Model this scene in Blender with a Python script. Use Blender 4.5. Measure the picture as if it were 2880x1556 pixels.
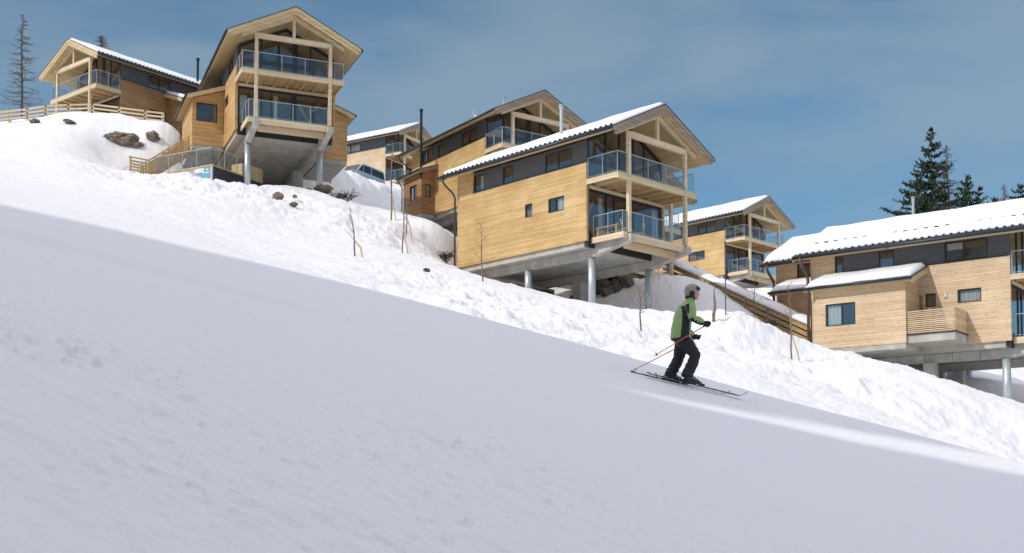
import bpy, bmesh, math, random
import numpy as np
from mathutils import Vector, Matrix
R = math.radians
scene = bpy.context.scene
COL = scene.collection
for o in list(bpy.data.objects): bpy.data.objects.remove(o)
# ------------------------------------------------------------------ camera, sky, sun, exposure
cam = bpy.data.cameras.new('camera'); cam.lens = 42.571; cam.sensor_width = 36; cam.sensor_fit = 'HORIZONTAL'
cam.shift_y = .1602; cam.clip_start = .1; cam.clip_end = 6000
camo = bpy.data.objects.new('camera', cam); COL.objects.link(camo)
camo.location = (0, 0, 0); camo.rotation_euler = (R(90+3.131), 0, 0)
scene.camera = camo
SUN_AZ, SUN_EL = 58.0, 40.0           # degrees left of straight behind the camera, degrees up
SX, SY = -math.sin(R(SUN_AZ)), -math.cos(R(SUN_AZ))
wd = bpy.data.worlds.new('World'); scene.world = wd; wd.use_nodes = True
nt = wd.node_tree; N = nt.nodes; L = nt.links
bg = N['Background']; bg.inputs['Strength'].default_value = .15
sky = N.new('ShaderNodeTexSky'); sky.sky_type = 'NISHITA'; sky.sun_disc = False
sky.sun_elevation = R(SUN_EL); sky.sun_rotation = math.atan2(SX, SY); sky.altitude = 1500; sky.air_density = 1.0; sky.dust_density = .6; sky.ozone_density = 1.0
# thin veils of cloud drawn out across the sky
tc = N.new('ShaderNodeTexCoord'); mp = N.new('ShaderNodeMapping'); mp.inputs['Rotation'].default_value = (R(6), R(-26), R(8)); mp.inputs['Scale'].default_value = (2.0, 1.2, 6.5)
n1 = N.new('ShaderNodeTexNoise'); n1.inputs['Scale'].default_value = 1.9; n1.inputs['Detail'].default_value = 5; n1.inputs['Roughness'].default_value = .5; n1.inputs['Distortion'].default_value = .3
rm = N.new('ShaderNodeMapRange'); rm.inputs[1].default_value = .36; rm.inputs[2].default_value = .68; rm.inputs[3].default_value = .10; rm.inputs[4].default_value = .56; rm.interpolation_type = 'SMOOTHSTEP'
mx = N.new('ShaderNodeMix'); mx.data_type = 'RGBA'; mx.inputs[7].default_value = (1.75, 2.17, 2.5, 1)
tint = N.new('ShaderNodeMix'); tint.data_type = 'RGBA'; tint.blend_type = 'MULTIPLY'; tint.inputs[0].default_value = 1; tint.inputs[7].default_value = (.39, .58, .60, 1)
L.new(tc.outputs['Generated'], mp.inputs[0]); L.new(mp.outputs[0], n1.inputs['Vector']); L.new(n1.outputs[0], rm.inputs[0])
L.new(sky.outputs[0], tint.inputs[6]); L.new(rm.outputs[0], mx.inputs[0]); L.new(tint.outputs[2], mx.inputs[6])
# unseen overhead brightness added to the sky as fill for the shaded snow
sp_ = N.new('ShaderNodeSeparateXYZ'); L.new(tc.outputs['Generated'], sp_.inputs[0])
up = N.new('ShaderNodeMapRange'); up.interpolation_type = 'SMOOTHSTEP'; up.inputs[1].default_value = .42; up.inputs[2].default_value = .72; L.new(sp_.outputs[2], up.inputs[0])
m2 = N.new('ShaderNodeMix'); m2.data_type = 'RGBA'; m2.inputs[7].default_value = (5.55, 5.38, 5.85, 1)
lo = N.new('ShaderNodeMapRange'); lo.inputs[1].default_value = .0; lo.inputs[2].default_value = .3; lo.inputs[3].default_value = .74; lo.inputs[4].default_value = 1.0; L.new(sp_.outputs[2], lo.inputs[0])
dim = N.new('ShaderNodeVectorMath'); dim.operation = 'SCALE'; L.new(mx.outputs[2], dim.inputs[0]); L.new(lo.outputs[0], dim.inputs['Scale'])
L.new(up.outputs[0], m2.inputs[0]); L.new(dim.outputs[0], m2.inputs[6]); L.new(m2.outputs[2], bg.inputs[0])
sun = bpy.data.lights.new('sun', 'SUN'); sun.energy = 2.0; sun.angle = R(.53); sun.color = (1, .95, .87)
suno = bpy.data.objects.new('sun', sun); COL.objects.link(suno)
d = Vector((SX*math.cos(R(SUN_EL)), SY*math.cos(R(SUN_EL)), math.sin(R(SUN_EL))))
suno.location = d*200; suno.rotation_euler = d.to_track_quat('Z', 'Y').to_euler()
scene.view_settings.view_transform = 'Standard'; scene.view_settings.look = 'None'
scene.view_settings.exposure = .36; scene.view_settings.gamma = 1
scene.render.engine = 'CYCLES'; scene.cycles.max_bounces = 8; scene.cycles.transparent_max_bounces = 12

# ------------------------------------------------------------------ helpers
def tag(o, label=None, cat=None, group=None, kind=None):
    for k, v in (('label', label), ('category', cat), ('group', group), ('kind', kind)):
        if v: o[k] = v
    return o
def empty(name, loc, rz=0):
    o = bpy.data.objects.new(name, None); COL.objects.link(o); o.location = loc; o.rotation_euler = (0, 0, rz); o.empty_display_size = .3
    return o
class MB:
    def __init__(s): s.v = []; s.f = []; s.m = []
    def face(s, pts, mi=0):
        i = len(s.v); s.v += [tuple(p) for p in pts]; s.f.append(tuple(range(i, i+len(pts)))); s.m.append(mi)
    def mesh(s, v, f, mi=0):
        i = len(s.v); s.v += [tuple(p) for p in v]
        for q in f: s.f.append(tuple(i+k for k in q)); s.m.append(mi)
    def box(s, x0, x1, y0, y1, z0, z1, mi=0):
        s.mesh([(x0,y0,z0),(x1,y0,z0),(x1,y1,z0),(x0,y1,z0),(x0,y0,z1),(x1,y0,z1),(x1,y1,z1),(x0,y1,z1)],
               [(0,3,2,1),(4,5,6,7),(0,1,5,4),(1,2,6,5),(2,3,7,6),(3,0,4,7)], mi)
    def prism(s, poly, axis, a0, a1, mi=0):
        """polygon in the two other axes, drawn out along axis from a0 to a1"""
        def P(p, a): return {'x': (a, p[0], p[1]), 'y': (p[0], a, p[1]), 'z': (p[0], p[1], a)}[axis]
        n = len(poly); v = [P(p, a0) for p in poly]+[P(p, a1) for p in poly]
        s.mesh(v, [tuple(range(n))[::-1], tuple(range(n, 2*n))]+[(i, (i+1) % n, n+(i+1) % n, n+i) for i in range(n)], mi)
    def beam(s, a, b, w, h, mi=0, up=(0, 0, 1)):
        a = Vector(a); b = Vector(b); d = (b-a).normalized(); u = Vector(up); r = d.cross(u)
        if r.length < 1e-4: r = Vector((1, 0, 0))
        r.normalize(); u = r.cross(d); r *= w/2; u *= h/2
        s.mesh([a-r-u, a+r-u, a+r+u, a-r+u, b-r-u, b+r-u, b+r+u, b-r+u], [(0,1,2,3),(7,6,5,4),(0,4,5,1),(1,5,6,2),(2,6,7,3),(3,7,4,0)], mi)
    def tube(s, pts, rad, n=8, mi=0, cap=True):
        pts = [Vector(p) for p in pts]
        if not hasattr(rad, '__len__'): rad = [rad]*len(pts)
        rings = []; pu = None
        for i, p in enumerate(pts):
            d = (pts[min(i+1, len(pts)-1)]-pts[max(i-1, 0)]).normalized()
            if pu is None: pu = Vector((0, 0, 1)) if abs(d.z) < .9 else Vector((1, 0, 0))
            u = (pu-d*pu.dot(d)).normalized(); w = d.cross(u); pu = u
            rings.append([p+(u*math.cos(2*math.pi*k/n)+w*math.sin(2*math.pi*k/n))*rad[i] for k in range(n)])
        s.rings(rings, mi, cap)
    def rings(s, rings, mi=0, cap=True):
        n = len(rings[0]); v = [p for r in rings for p in r]; f = []
        for i in range(len(rings)-1):
            for k in range(n): f.append((i*n+k, i*n+(k+1) % n, (i+1)*n+(k+1) % n, (i+1)*n+k))
        if cap: f.append(tuple(range(n))[::-1]); f.append(tuple((len(rings)-1)*n+k for k in range(n)))
        s.mesh(v, f, mi)
    def ell(s, c, r, mi=0, nu=16, nv=10, tilt=0):
        c = Vector(c); M = Matrix.Rotation(tilt, 3, 'Y'); rg = []
        for j in range(nv+1):
            t = math.pi*(j+.02)/(nv+.04)
            rg.append([c+M@Vector((r[0]*math.sin(t)*math.cos(2*math.pi*k/nu), r[1]*math.sin(t)*math.sin(2*math.pi*k/nu), -r[2]*math.cos(t))) for k in range(nu)])
        s.rings(rg, mi)
    def wall(s, axis, pos, depth, u0, u1, v0, v1, holes=(), mi=0):
        """upright panel at axis = pos, its back at pos+depth, with rectangular openings (u0,u1,v0,v1)"""
        U = sorted({u0, u1, *[h[0] for h in holes], *[h[1] for h in holes]}); V = sorted({v0, v1, *[h[2] for h in holes], *[h[3] for h in holes]})
        def P(u, v, a): return (a, u, v) if axis == 'x' else (u, a, v)
        def inh(u, v): return any(h[0] < u < h[1] and h[2] < v < h[3] for h in holes) or not (u0 < u < u1 and v0 < v < v1)
        for i in range(len(U)-1):
            for j in range(len(V)-1):
                a, b, c, d = U[i], U[i+1], V[j], V[j+1]
                if inh((a+b)/2, (c+d)/2): continue
                for q in (pos, pos+depth): s.face([P(a, c, q), P(b, c, q), P(b, d, q), P(a, d, q)], mi)
                e = 1e-4
                for (m, n, p0, p1) in (((a+b)/2, c-e, (a, c), (b, c)), ((a+b)/2, d+e, (a, d), (b, d)), (a-e, (c+d)/2, (a, c), (a, d)), (b+e, (c+d)/2, (b, c), (b, d))):
                    if inh(m, n): s.face([P(*p0, pos), P(*p1, pos), P(*p1, pos+depth), P(*p0, pos+depth)], mi)
    def build(s, name, mats, parent=None, smooth=False, weld=True, bevel=0):
        me = bpy.data.meshes.new(name)
        if weld:
            bm = bmesh.new(); vs = [bm.verts.new(p) for p in s.v]
            for q, mi in zip(s.f, s.m):
                try: fc = bm.faces.new([vs[k] for k in q]); fc.material_index = mi; fc.smooth = smooth
                except ValueError: pass
            bmesh.ops.remove_doubles(bm, verts=bm.verts, dist=1e-5); bmesh.ops.recalc_face_normals(bm, faces=bm.faces)
            if bevel: bmesh.ops.bevel(bm, geom=bm.edges[:], offset=bevel, segments=1, affect='EDGES')
            bm.to_mesh(me); bm.free()
        else:
            me.from_pydata(s.v, [], s.f); me.polygons.foreach_set('material_index', s.m)
            if smooth: me.polygons.foreach_set('use_smooth', [True]*len(s.f))
        for m in (mats if isinstance(mats, (list, tuple)) else [mats]): me.materials.append(m)
        o = bpy.data.objects.new(name, me); COL.objects.link(o)
        if parent: o.parent = parent
        return o
    def remesh(s, name, mats, parent, voxel=.012, smooth=6, pick=None, folds=0):
        """fuse the overlapping closed shapes into one continuous surface"""
        o = s.build(name, mats, None)
        m = o.modifiers.new('r', 'REMESH'); m.mode = 'VOXEL'; m.voxel_size = voxel
        m2 = o.modifiers.new('s', 'SMOOTH'); m2.iterations = smooth; m2.factor = .5
        dg = bpy.context.evaluated_depsgraph_get(); me = bpy.data.meshes.new_from_object(o.evaluated_get(dg))
        old = o.data; o.modifiers.clear(); o.data = me; bpy.data.meshes.remove(old)
        me.name = name
        if folds:
            co = np.empty(len(me.vertices)*3); me.vertices.foreach_get('co', co); co = co.reshape(-1, 3)
            no = np.array([v.normal for v in me.vertices]); x, y, z = co.T
            n = vnoise((x+y*.8)*9+z*4, z*26+x*5, 61)+.6*vnoise(x*22+y*17, z*34-x*12, 62)
            me.vertices.foreach_set('co', (co+no*(folds*n)[:, None]).ravel())
        if len(me.materials) == 0:
            for mm in (mats if isinstance(mats, (list, tuple)) else [mats]): me.materials.append(mm)
        for p in me.polygons:
            p.use_smooth = True
            p.material_index = pick(p.center, p.normal) if pick else 0
        o.parent = parent
        return o

# ------------------------------------------------------------------ materials
def new_mat(name):
    m = bpy.data.materials.new(name); m.use_nodes = True
    return m, m.node_tree.nodes, m.node_tree.links, m.node_tree.nodes['Principled BSDF']
def _obj(N): return N.new('ShaderNodeTexCoord').outputs['Object']
def plain(name, col, rough=.6, metal=0, var=.12, scale=6, bump=0):
    m, N, L, P = new_mat(name); P.inputs['Roughness'].default_value = rough; P.inputs['Metallic'].default_value = metal
    n = N.new('ShaderNodeTexNoise'); n.inputs['Scale'].default_value = scale; n.inputs['Detail'].default_value = 5; L.new(_obj(N), n.inputs['Vector'])
    r = N.new('ShaderNodeMapRange'); r.inputs[1].default_value = .25; r.inputs[2].default_value = .75; r.inputs[3].default_value = 1-var; r.inputs[4].default_value = 1+var; L.new(n.outputs[0], r.inputs[0])
    v = N.new('ShaderNodeVectorMath'); v.operation = 'SCALE'; v.inputs[0].default_value = col[:3]; L.new(r.outputs[0], v.inputs['Scale']); L.new(v.outputs[0], P.inputs['Base Color'])
    if bump:
        b = N.new('ShaderNodeBump'); b.inputs['Strength'].default_value = bump; b.inputs['Distance'].default_value = .02; L.new(n.outputs[0], b.inputs['Height']); L.new(b.outputs[0], P.inputs['Normal'])
    return m
def boards(name, cols, pitch=.085, axis='h', gap=.55, streak=.5, knots=.25):
    """timber boards: every board its own tone, grain along it, shadow gaps between; axis h lies level, v runs along y (soffits)"""
    m, N, L, P = new_mat(name); P.inputs['Roughness'].default_value = .62
    sep = N.new('ShaderNodeSeparateXYZ'); L.new(_obj(N), sep.inputs[0])
    def M(op, a, b=None, c=None):
        n = N.new('ShaderNodeMath'); n.operation = op
        for i, q in enumerate((a, b, c)):
            if q is None: continue
            if isinstance(q, (int, float)): n.inputs[i].default_value = q
            else: L.new(q, n.inputs[i])
        return n.outputs[0]
    if axis == 'h': across = sep.outputs[2]; along = M('ADD', sep.outputs[0], sep.outputs[1])
    else: across = sep.outputs[0]; along = M('ADD', sep.outputs[1], sep.outputs[2])
    q = M('DIVIDE', across, pitch); row = M('FLOOR', q); fr = M('FRACT', q)
    rw = N.new('ShaderNodeTexWhiteNoise'); rw.noise_dimensions = '1D'; L.new(row, rw.inputs['W'])
    seg = M('FLOOR', M('ADD', M('DIVIDE', along, 4.2), M('MULTIPLY', rw.outputs[0], 7.0)))
    cv = N.new('ShaderNodeCombineXYZ'); L.new(row, cv.inputs[0]); L.new(seg, cv.inputs[1])
    wn = N.new('ShaderNodeTexWhiteNoise'); wn.noise_dimensions = '3D'; L.new(cv.outputs[0], wn.inputs['Vector'])
    gv = N.new('ShaderNodeCombineXYZ'); L.new(M('MULTIPLY', along, .9), gv.inputs[0]); L.new(M('MULTIPLY', across, 16.0), gv.inputs[1]); L.new(M('MULTIPLY', wn.outputs[0], 30.), gv.inputs[2])
    gn = N.new('ShaderNodeTexNoise'); gn.inputs['Scale'].default_value = 1.6; gn.inputs['Detail'].default_value = 6; gn.inputs['Roughness'].default_value = .6; L.new(gv.outputs[0], gn.inputs['Vector'])
    big = N.new('ShaderNodeTexNoise'); big.inputs['Scale'].default_value = .55; big.inputs['Detail'].default_value = 3; L.new(_obj(N), big.inputs['Vector'])
    f = M('ADD', M('MULTIPLY', wn.outputs[0], 1-streak), M('MULTIPLY', gn.outputs[0], streak))
    f = M('ADD', f, M('MULTIPLY', M('SUBTRACT', big.outputs[0], .5), .7))
    cr = N.new('ShaderNodeValToRGB'); el = cr.color_ramp.elements
    el[0].position = .15; el[0].color = (*cols[0], 1); el[1].position = .85; el[1].color = (*cols[-1], 1)
    if len(cols) > 2: e = el.new(.5); e.color = (*cols[1], 1)
    L.new(f, cr.inputs[0])
    # knots
    kv = N.new('ShaderNodeCombineXYZ'); L.new(M('MULTIPLY', along, 2.2), kv.inputs[0]); L.new(M('MULTIPLY', across, 12.), kv.inputs[1])
    vo = N.new('ShaderNodeTexVoronoi'); vo.inputs['Scale'].default_value = 1.0; L.new(kv.outputs[0], vo.inputs['Vector'])
    kn = N.new('ShaderNodeMapRange'); kn.inputs[1].default_value = .06; kn.inputs[2].default_value = .2; kn.inputs[3].default_value = 1-knots*1.6; kn.inputs[4].default_value = 1; L.new(vo.outputs['Distance'], kn.inputs[0])
    edge = M('MINIMUM', fr, M('SUBTRACT', 1.0, fr))
    g = N.new('ShaderNodeMapRange'); g.inputs[1].default_value = .0; g.inputs[2].default_value = .16; g.inputs[3].default_value = 1-gap; g.inputs[4].default_value = 1; L.new(edge, g.inputs[0])
    sc = N.new('ShaderNodeVectorMath'); sc.operation = 'SCALE'; L.new(cr.outputs[0], sc.inputs[0]); L.new(M('MULTIPLY', g.outputs[0], kn.outputs[0]), sc.inputs['Scale'])
    L.new(sc.outputs[0], P.inputs['Base Color'])
    b = N.new('ShaderNodeBump'); b.inputs['Strength'].default_value = .5; b.inputs['Distance'].default_value = .02; L.new(g.outputs[0], b.inputs['Height']); L.new(b.outputs[0], P.inputs['Normal'])
    return m
def glass(name, tint, refl=.14, clear=1.0):
    m, N, L, P = new_mat(name); N.remove(P); out = N['Material Output']
    t = N.new('ShaderNodeBsdfTransparent'); t.inputs[0].default_value = (*tint, 1)
    g = N.new('ShaderNodeBsdfGlossy'); g.inputs['Roughness'].default_value = .015; g.inputs[0].default_value = (.95, .97, 1, 1)
    lw = N.new('ShaderNodeLayerWeight'); lw.inputs[0].default_value = .5
    pw = N.new('ShaderNodeMath'); pw.operation = 'POWER'; pw.inputs[1].default_value = 5; L.new(lw.outputs['Facing'], pw.inputs[0])
    mr = N.new('ShaderNodeMapRange'); mr.inputs[3].default_value = refl; mr.inputs[4].default_value = 1; L.new(pw.outputs[0], mr.inputs[0])
    # slightly uneven panes
    n = N.new('ShaderNodeTexNoise'); n.inputs['Scale'].default_value = .9; L.new(_obj(N), n.inputs['Vector'])
    b = N.new('ShaderNodeBump'); b.inputs['Strength'].default_value = .05; b.inputs['Distance'].default_value = .1; L.new(n.outputs[0], b.inputs['Height']); L.new(b.outputs[0], g.inputs['Normal'])
    mxs = N.new('ShaderNodeMixShader'); L.new(mr.outputs[0], mxs.inputs[0]); L.new(t.outputs[0], mxs.inputs[1]); L.new(g.outputs[0], mxs.inputs[2]); L.new(mxs.outputs[0], out.inputs[0])
    return m
def snow_mat(name, fine=1.0, col=(.81, .815, .835)):
    m, N, L, P = new_mat(name); P.inputs['Roughness'].default_value = .55; P.inputs['Specular IOR Level'].default_value = .25
    P.inputs['Base Color'].default_value = (*col, 1)
    oc = _obj(N); prev = None
    for sc, st, ds in ((9, .35*fine, .05), (38, .4*fine, .015), (.8, .25, .12)):
        n = N.new('ShaderNodeTexNoise'); n.inputs['Scale'].default_value = sc; n.inputs['Detail'].default_value = 4; L.new(oc, n.inputs['Vector'])
        b = N.new('ShaderNodeBump'); b.inputs['Strength'].default_value = st; b.inputs['Distance'].default_value = ds; L.new(n.outputs[0], b.inputs['Height'])
        if prev: L.new(prev, b.inputs['Normal'])
        prev = b.outputs[0]
    L.new(prev, P.inputs['Normal'])
    return m
MAT = dict(
    larch=boards('larch_boards', [(.46,.275,.10), (.61,.40,.165), (.79,.58,.295)], .095, gap=.5, streak=.72),
    larch_pale=boards('larch_boards_pale', [(.54,.37,.21), (.67,.49,.305), (.80,.63,.44)], .1, gap=.5, knots=.45, streak=.7),
    larch_brown=boards('larch_boards_brown', [(.25,.125,.05), (.40,.215,.09), (.54,.33,.155)], .1, streak=.7),  # browner and darker than the other larch boards
    larch_orange=boards('larch_boards_warm', [(.42,.225,.08), (.58,.355,.14), (.74,.51,.25)], .095, gap=.5, streak=.72),
    soffit=boards('soffit_boards', [(.53,.38,.19), (.61,.455,.24), (.68,.525,.30)], .14, axis='v', gap=.35, knots=.3),
    balcony_wood=boards('balcony_boards', [(.46,.30,.15), (.56,.39,.205), (.64,.47,.27)], .14, axis='v', gap=.4),
    timber=boards('glulam_timber', [(.59,.455,.285), (.67,.535,.345), (.75,.625,.425)], .16, gap=.12, knots=.25),
    barge=boards('barge_boards', [(.53,.385,.20), (.61,.46,.25), (.68,.525,.305)], .2, gap=.2),
    barge_grey=boards('weathered_barge_boards', [(.27,.20,.135), (.34,.255,.18), (.40,.31,.225)], .2, gap=.25),
    metal=plain('dark_sheet_metal', (.035, .042, .055), .38, .5, .15, 3),
    frame=plain('anthracite_frame', (.025, .029, .036), .45, .2, .1, 4),
    panel=plain('grey_facade_panel', (.085, .09, .105), .5, 0, .07, 2),
    concrete=plain('concrete', (.45, .43, .39), .85, 0, .26, 1.7, .3),
    steel=plain('galvanised_steel', (.52, .57, .60), .42, .45, .14, 9),
    rail=plain('railing_steel', (.55, .57, .58), .35, .6, .08, 9),
    pipe=plain('drainpipe_metal', (.10, .09, .085), .45, .5, .15, 5),
    plank=plain('stair_planks', (.40, .27, .14), .7, 0, .3, 5),
    pipebrown=plain('brown_drainpipe', (.15, .10, .075), .5, .2, .15, 5),
    pane=glass('window_glass', (.88, .91, .925), .10),
    rail_glass=glass('railing_glass', (.93, .965, .97), .05),
    curtain=plain('white_curtain', (.62, .62, .58), .9, 0, .1, 12),
    room=plain('interior_wall', (.26, .18, .11), .8, 0, .2, 2),
    snow=snow_mat('snow', 1.0), roofsnow=snow_mat('roof_snow', .5),
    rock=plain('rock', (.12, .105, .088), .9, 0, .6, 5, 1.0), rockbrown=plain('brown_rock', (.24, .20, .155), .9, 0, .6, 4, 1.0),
    larchbark=plain('larch_bark', (.13, .10, .08), .9, 0, .3, 6),
    bark=plain('bark', (.09, .07, .055), .9, 0, .35, 8, .6),
    twig=plain('pale_twig', (.20, .145, .10), .85, 0, .3, 9),
    needle=plain('spruce_needles', (.028, .045, .022), .75, 0, .45, 1.3),
    shrub=plain('shrub_leaves', (.022, .026, .015), .8, 0, .4, 6),
    bluesign=plain('blue_poster', (.11, .32, .44), .5, 0, .3, 3), whitesign=plain('white_sign', (.7, .7, .68), .5),
    gwall=plain('pale_grey_cladding', (.40, .40, .42), .6, 0, .06, 3), dwall=plain('anthracite_cladding', (.032, .036, .05), .55, 0, .1, 3),
    carpaint=plain('silver_car_paint', (.42, .46, .50), .28, .35, .04, 3),
    carglass=plain('dark_car_glass', (.012, .02, .022), .06, 0, .05, 3), rubber=plain('tyre_rubber', (.015, .015, .015), .8),
)
# ------------------------------------------------------------------ terrain
# (x, y, z) points surveyed on the hillside, metres, camera eye at the origin
HILL_PTS = [(-19.55,67.0,18.86),(-18.5,67.0,18.94),(-17.62,67.0,18.7),(-16.89,67.0,18.23),(-15.21,67.0,18.25),(-14.32,67.0,17.99),(-13.44,67.0,17.85),(-12.63,67.0,17.68),(-10.87,67.0,17.64),(-9.58,67.0,17.36),(-9.1,67.0,17.22),(-15.86,71.62,19.36),(-11.81,73.33,19.36),(-15.63,76.71,19.86),(-20.34,80.15,21.76),(-14.81,82.49,21.76),(-19.13,85.01,22.36),(-8.97,78.44,19.66),(-23.04,75.76,20.46),(-10.41,70.0,18.22),(-9.35,70.0,17.65),(-8.38,70.0,17.08),(-6.52,70.0,16.83),(-4.43,70.0,16.59),(-3.46,70.0,16.04),(-13.06,86.0,24.78),(-10.96,84.5,19.98),(-9.46,84.5,19.38),(-14.66,87.2,25.28),(-12.46,90.0,25.58),(-10.36,88.5,20.78),(-8.86,88.5,20.18),(-14.06,91.2,26.08),(-11.51,95.0,26.31),(-9.41,93.5,21.51),(-7.91,93.5,20.91),(-13.11,96.2,26.81),(-10.4,99.0,26.88),(-8.3,97.5,22.08),(-6.8,97.5,21.48),(-12.0,100.2,27.38),(-9.38,103.0,27.56),(-7.28,101.5,22.76),(-5.78,101.5,22.16),(-10.98,104.2,28.06),(-15.51,112.0,31.75),(-12.79,112.0,30.83),(-10.2,112.0,30.05),(-1.31,79.07,16.92),(2.32,81.56,16.92),(-2.82,84.82,18.72),(-6.97,83.8,19.62),(-5.64,88.95,20.12),(-9.51,87.51,20.22),(-3.01,66.08,12.96),(0.86,63.24,11.31),(3.99,59.99,10.06),(7.18,63.02,10.01),(3.97,66.36,11.11),(1.18,70.12,12.31),(-2.58,69.69,13.11),(-1.88,60.5,11.81),(-0.81,60.5,11.52),(0.18,60.5,11.23),(1.25,60.5,10.92),(2.24,60.5,10.57),(3.8,60.5,10.28),(5.12,60.5,9.89),(6.89,60.5,9.76),(7.75,60.5,9.64),(6.51,55.0,8.84),(6.68,50.0,7.93),(7.44,50.0,7.96),(8.16,50.0,8.0),(8.98,50.0,8.11),(9.48,50.0,8.03),(10.5,51.0,8.01),(11.29,53.0,7.99),(12.39,55.0,7.96),(13.41,57.0,7.95),(8.75,68.0,13.06),(10.51,66.0,11.66),(11.49,64.0,10.78),(12.39,62.0,9.87),(8.48,57.0,8.78),(18.19,96.0,17.42),(20.47,96.0,17.54),(22.74,96.0,17.34),(25.01,96.0,16.91),(18.75,88.0,15.37),(21.35,88.0,15.1),(18.85,105.06,17.32),(22.0,108.13,17.32),(15.68,111.19,18.82),(12.19,114.77,20.02),(13.71,59.0,7.78),(14.52,59.0,7.57),(14.8,57.5,7.35),(15.09,55.0,6.83),(15.81,54.0,6.57),(16.63,53.0,6.3),(17.27,52.0,6.02),(17.94,51.0,5.6),(18.56,50.0,5.19),(19.35,49.5,4.81),(19.98,49.0,4.44),(20.36,48.0,4.07),(14.74,61.13,7.47),(16.21,63.54,7.57),(22.83,61.48,5.77),(25.61,59.35,4.87),(11.15,48.0,5.85),(11.81,48.0,5.72),(12.34,48.0,5.69),(12.89,47.0,5.45),(13.75,47.0,5.31),(14.42,46.0,5.06),(15.27,46.0,4.9),(15.82,45.0,4.53),(9.75,42.0,4.79),(10.8,42.0,4.65),(12.28,42.0,4.43),(26.28,63.0,6.31),(26.92,70.0,7.65),(33.81,80.0,8.96),(-34.28,80.0,26.03),(-33.13,80.0,26.17),(-31.5,80.0,26.5),(-30.26,80.0,26.66),(-28.63,80.0,26.69),(-26.8,80.0,26.47),(-25.01,80.0,26.08),(-23.81,80.0,25.83),(-22.46,80.0,25.62),(-40.27,94.0,30.07),(-37.01,94.0,30.53),(-33.62,94.0,30.64),(-30.23,94.0,30.35),(-20.15,48.0,13.38),(-17.71,48.0,12.95),(-15.7,48.0,12.41),(-22.93,55.0,15.66),(-20.3,55.0,15.3),(-18.0,55.0,14.8),(-16.69,55.0,14.63),(-25.86,62.0,18.14),(-23.08,62.0,17.84),(-20.48,62.0,17.06),(-18.63,62.0,16.83),(-29.21,70.0,21.48),(-26.29,70.0,21.12),(-23.76,70.0,19.89),(-23.13,70.0,19.47),(-31.32,75.0,23.85),(-28.41,75.0,23.63),(-26.6,75.0,22.9),(-25.46,75.0,21.72),(-24.57,75.0,21.49),(-25.64,77.5,23.78),(-24.25,77.5,23.43),(-23.09,77.5,22.96),(-16.78,40.0,10.94),(-13.55,40.0,10.1),(-10.57,40.0,9.2),(-7.59,40.0,8.36),(-13.01,31.0,8.42),(-10.5,31.0,7.69),(-7.73,31.0,6.85),(-5.22,40.0,8.18),(-1.66,40.0,7.16),(1.89,40.0,6.15),(4.25,40.0,5.5),(7.79,40.0,4.9),(11.32,40.0,3.78),(14.83,40.0,2.65),(16.82,40.0,2.07)]
HILL_PTS += [(-45,112,28.5),(-30,108,30.0),(-20,112,32.9),(-11,131,33.8),(-16,125,33.5),(-60,80,32.5),(-60,50,25.5),(-40,30,16),
             (20,135,23),(45,120,15),(60,80,3),(60,50,-6.5),(45,30,-7),(30,45,1.0),(40,60,2.5),(-20.2,72.4,19.5),(-18.2,71.2,19.0),(-17.4,71.6,18.9),
             (-54,132,27.0),(-50,88,27.5),(-44,100,28.5),(-15,30,9.0),(-9,28,6.95)]
def plane_z(x, y): return -1.65 + .216*y - .27*x
_A = [(p[0], p[1], p[2]-plane_z(p[0], p[1])) for p in HILL_PTS]
for _x in range(-40, 41, 8):
    for _y in (-30, -15, 0, 8, 15, 21, 25): _A.append((_x, _y, 0.0))
_A = np.array(_A, float)
def _tps(d2): return .5*d2*np.log(d2+1e-9)
def _solve():
    n = len(_A); X = _A[:, :2]
    K = _tps(((X[:, None]-X[None])**2).sum(-1)) + np.eye(n)*1.5
    P = np.c_[np.ones(n), X]
    M = np.zeros((n+3, n+3)); M[:n, :n] = K; M[:n, n:] = P; M[n:, :n] = P.T
    return np.linalg.solve(M, np.r_[_A[:, 2], 0, 0, 0])
_W = _solve()
def sstep(a, b, v):
    t = np.clip((v-a)/(b-a), 0, 1); return t*t*(3-2*t)
def _hash(ix, iy, s):
    h = (ix.astype(np.int64)*374761393 + iy.astype(np.int64)*668265263 + s*974634777) & 0x7fffffff
    h = ((h ^ (h >> 13))*1274126177) & 0x7fffffff
    return ((h ^ (h >> 16)) & 0xffff)/65535.0
def vnoise(x, y, s=0):
    ix = np.floor(x); iy = np.floor(y); fx = x-ix; fy = y-iy
    fx = fx*fx*fx*(fx*(fx*6-15)+10); fy = fy*fy*fy*(fy*(fy*6-15)+10)
    a = _hash(ix, iy, s); b = _hash(ix+1, iy, s); c = _hash(ix, iy+1, s); d = _hash(ix+1, iy+1, s)
    return (a*(1-fx)+b*fx)*(1-fy)+(c*(1-fx)+d*fx)*fy - .5
def rough_mask(x, y):
    """tumbled, trodden snow on the bank below the houses, groomed snow on the piste"""
    m = sstep(27, 33, y)*(.35 + 1.1*np.clip(vnoise(x/9, y/9, 5)*2+.25, 0, 1))
    m = m + 1.0*np.exp(-(((x+14)/7)**2+((y-64)/7)**2)) + .9*np.exp(-(((x-9)/4)**2+((y-46)/7)**2)) + .8*np.exp(-(((x-15)/6)**2+((y-42)/8)**2))
    m = m + .8*np.exp(-(((x+5)/5)**2+((y-62)/6)**2))
    m = m*(1-.6*np.exp(-(((x+24)/9)**2+((y-46)/12)**2)))
    return np.clip(m, 0, 1.5)*sstep(26, 32, y)*(1-sstep(150, 220, y))
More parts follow.
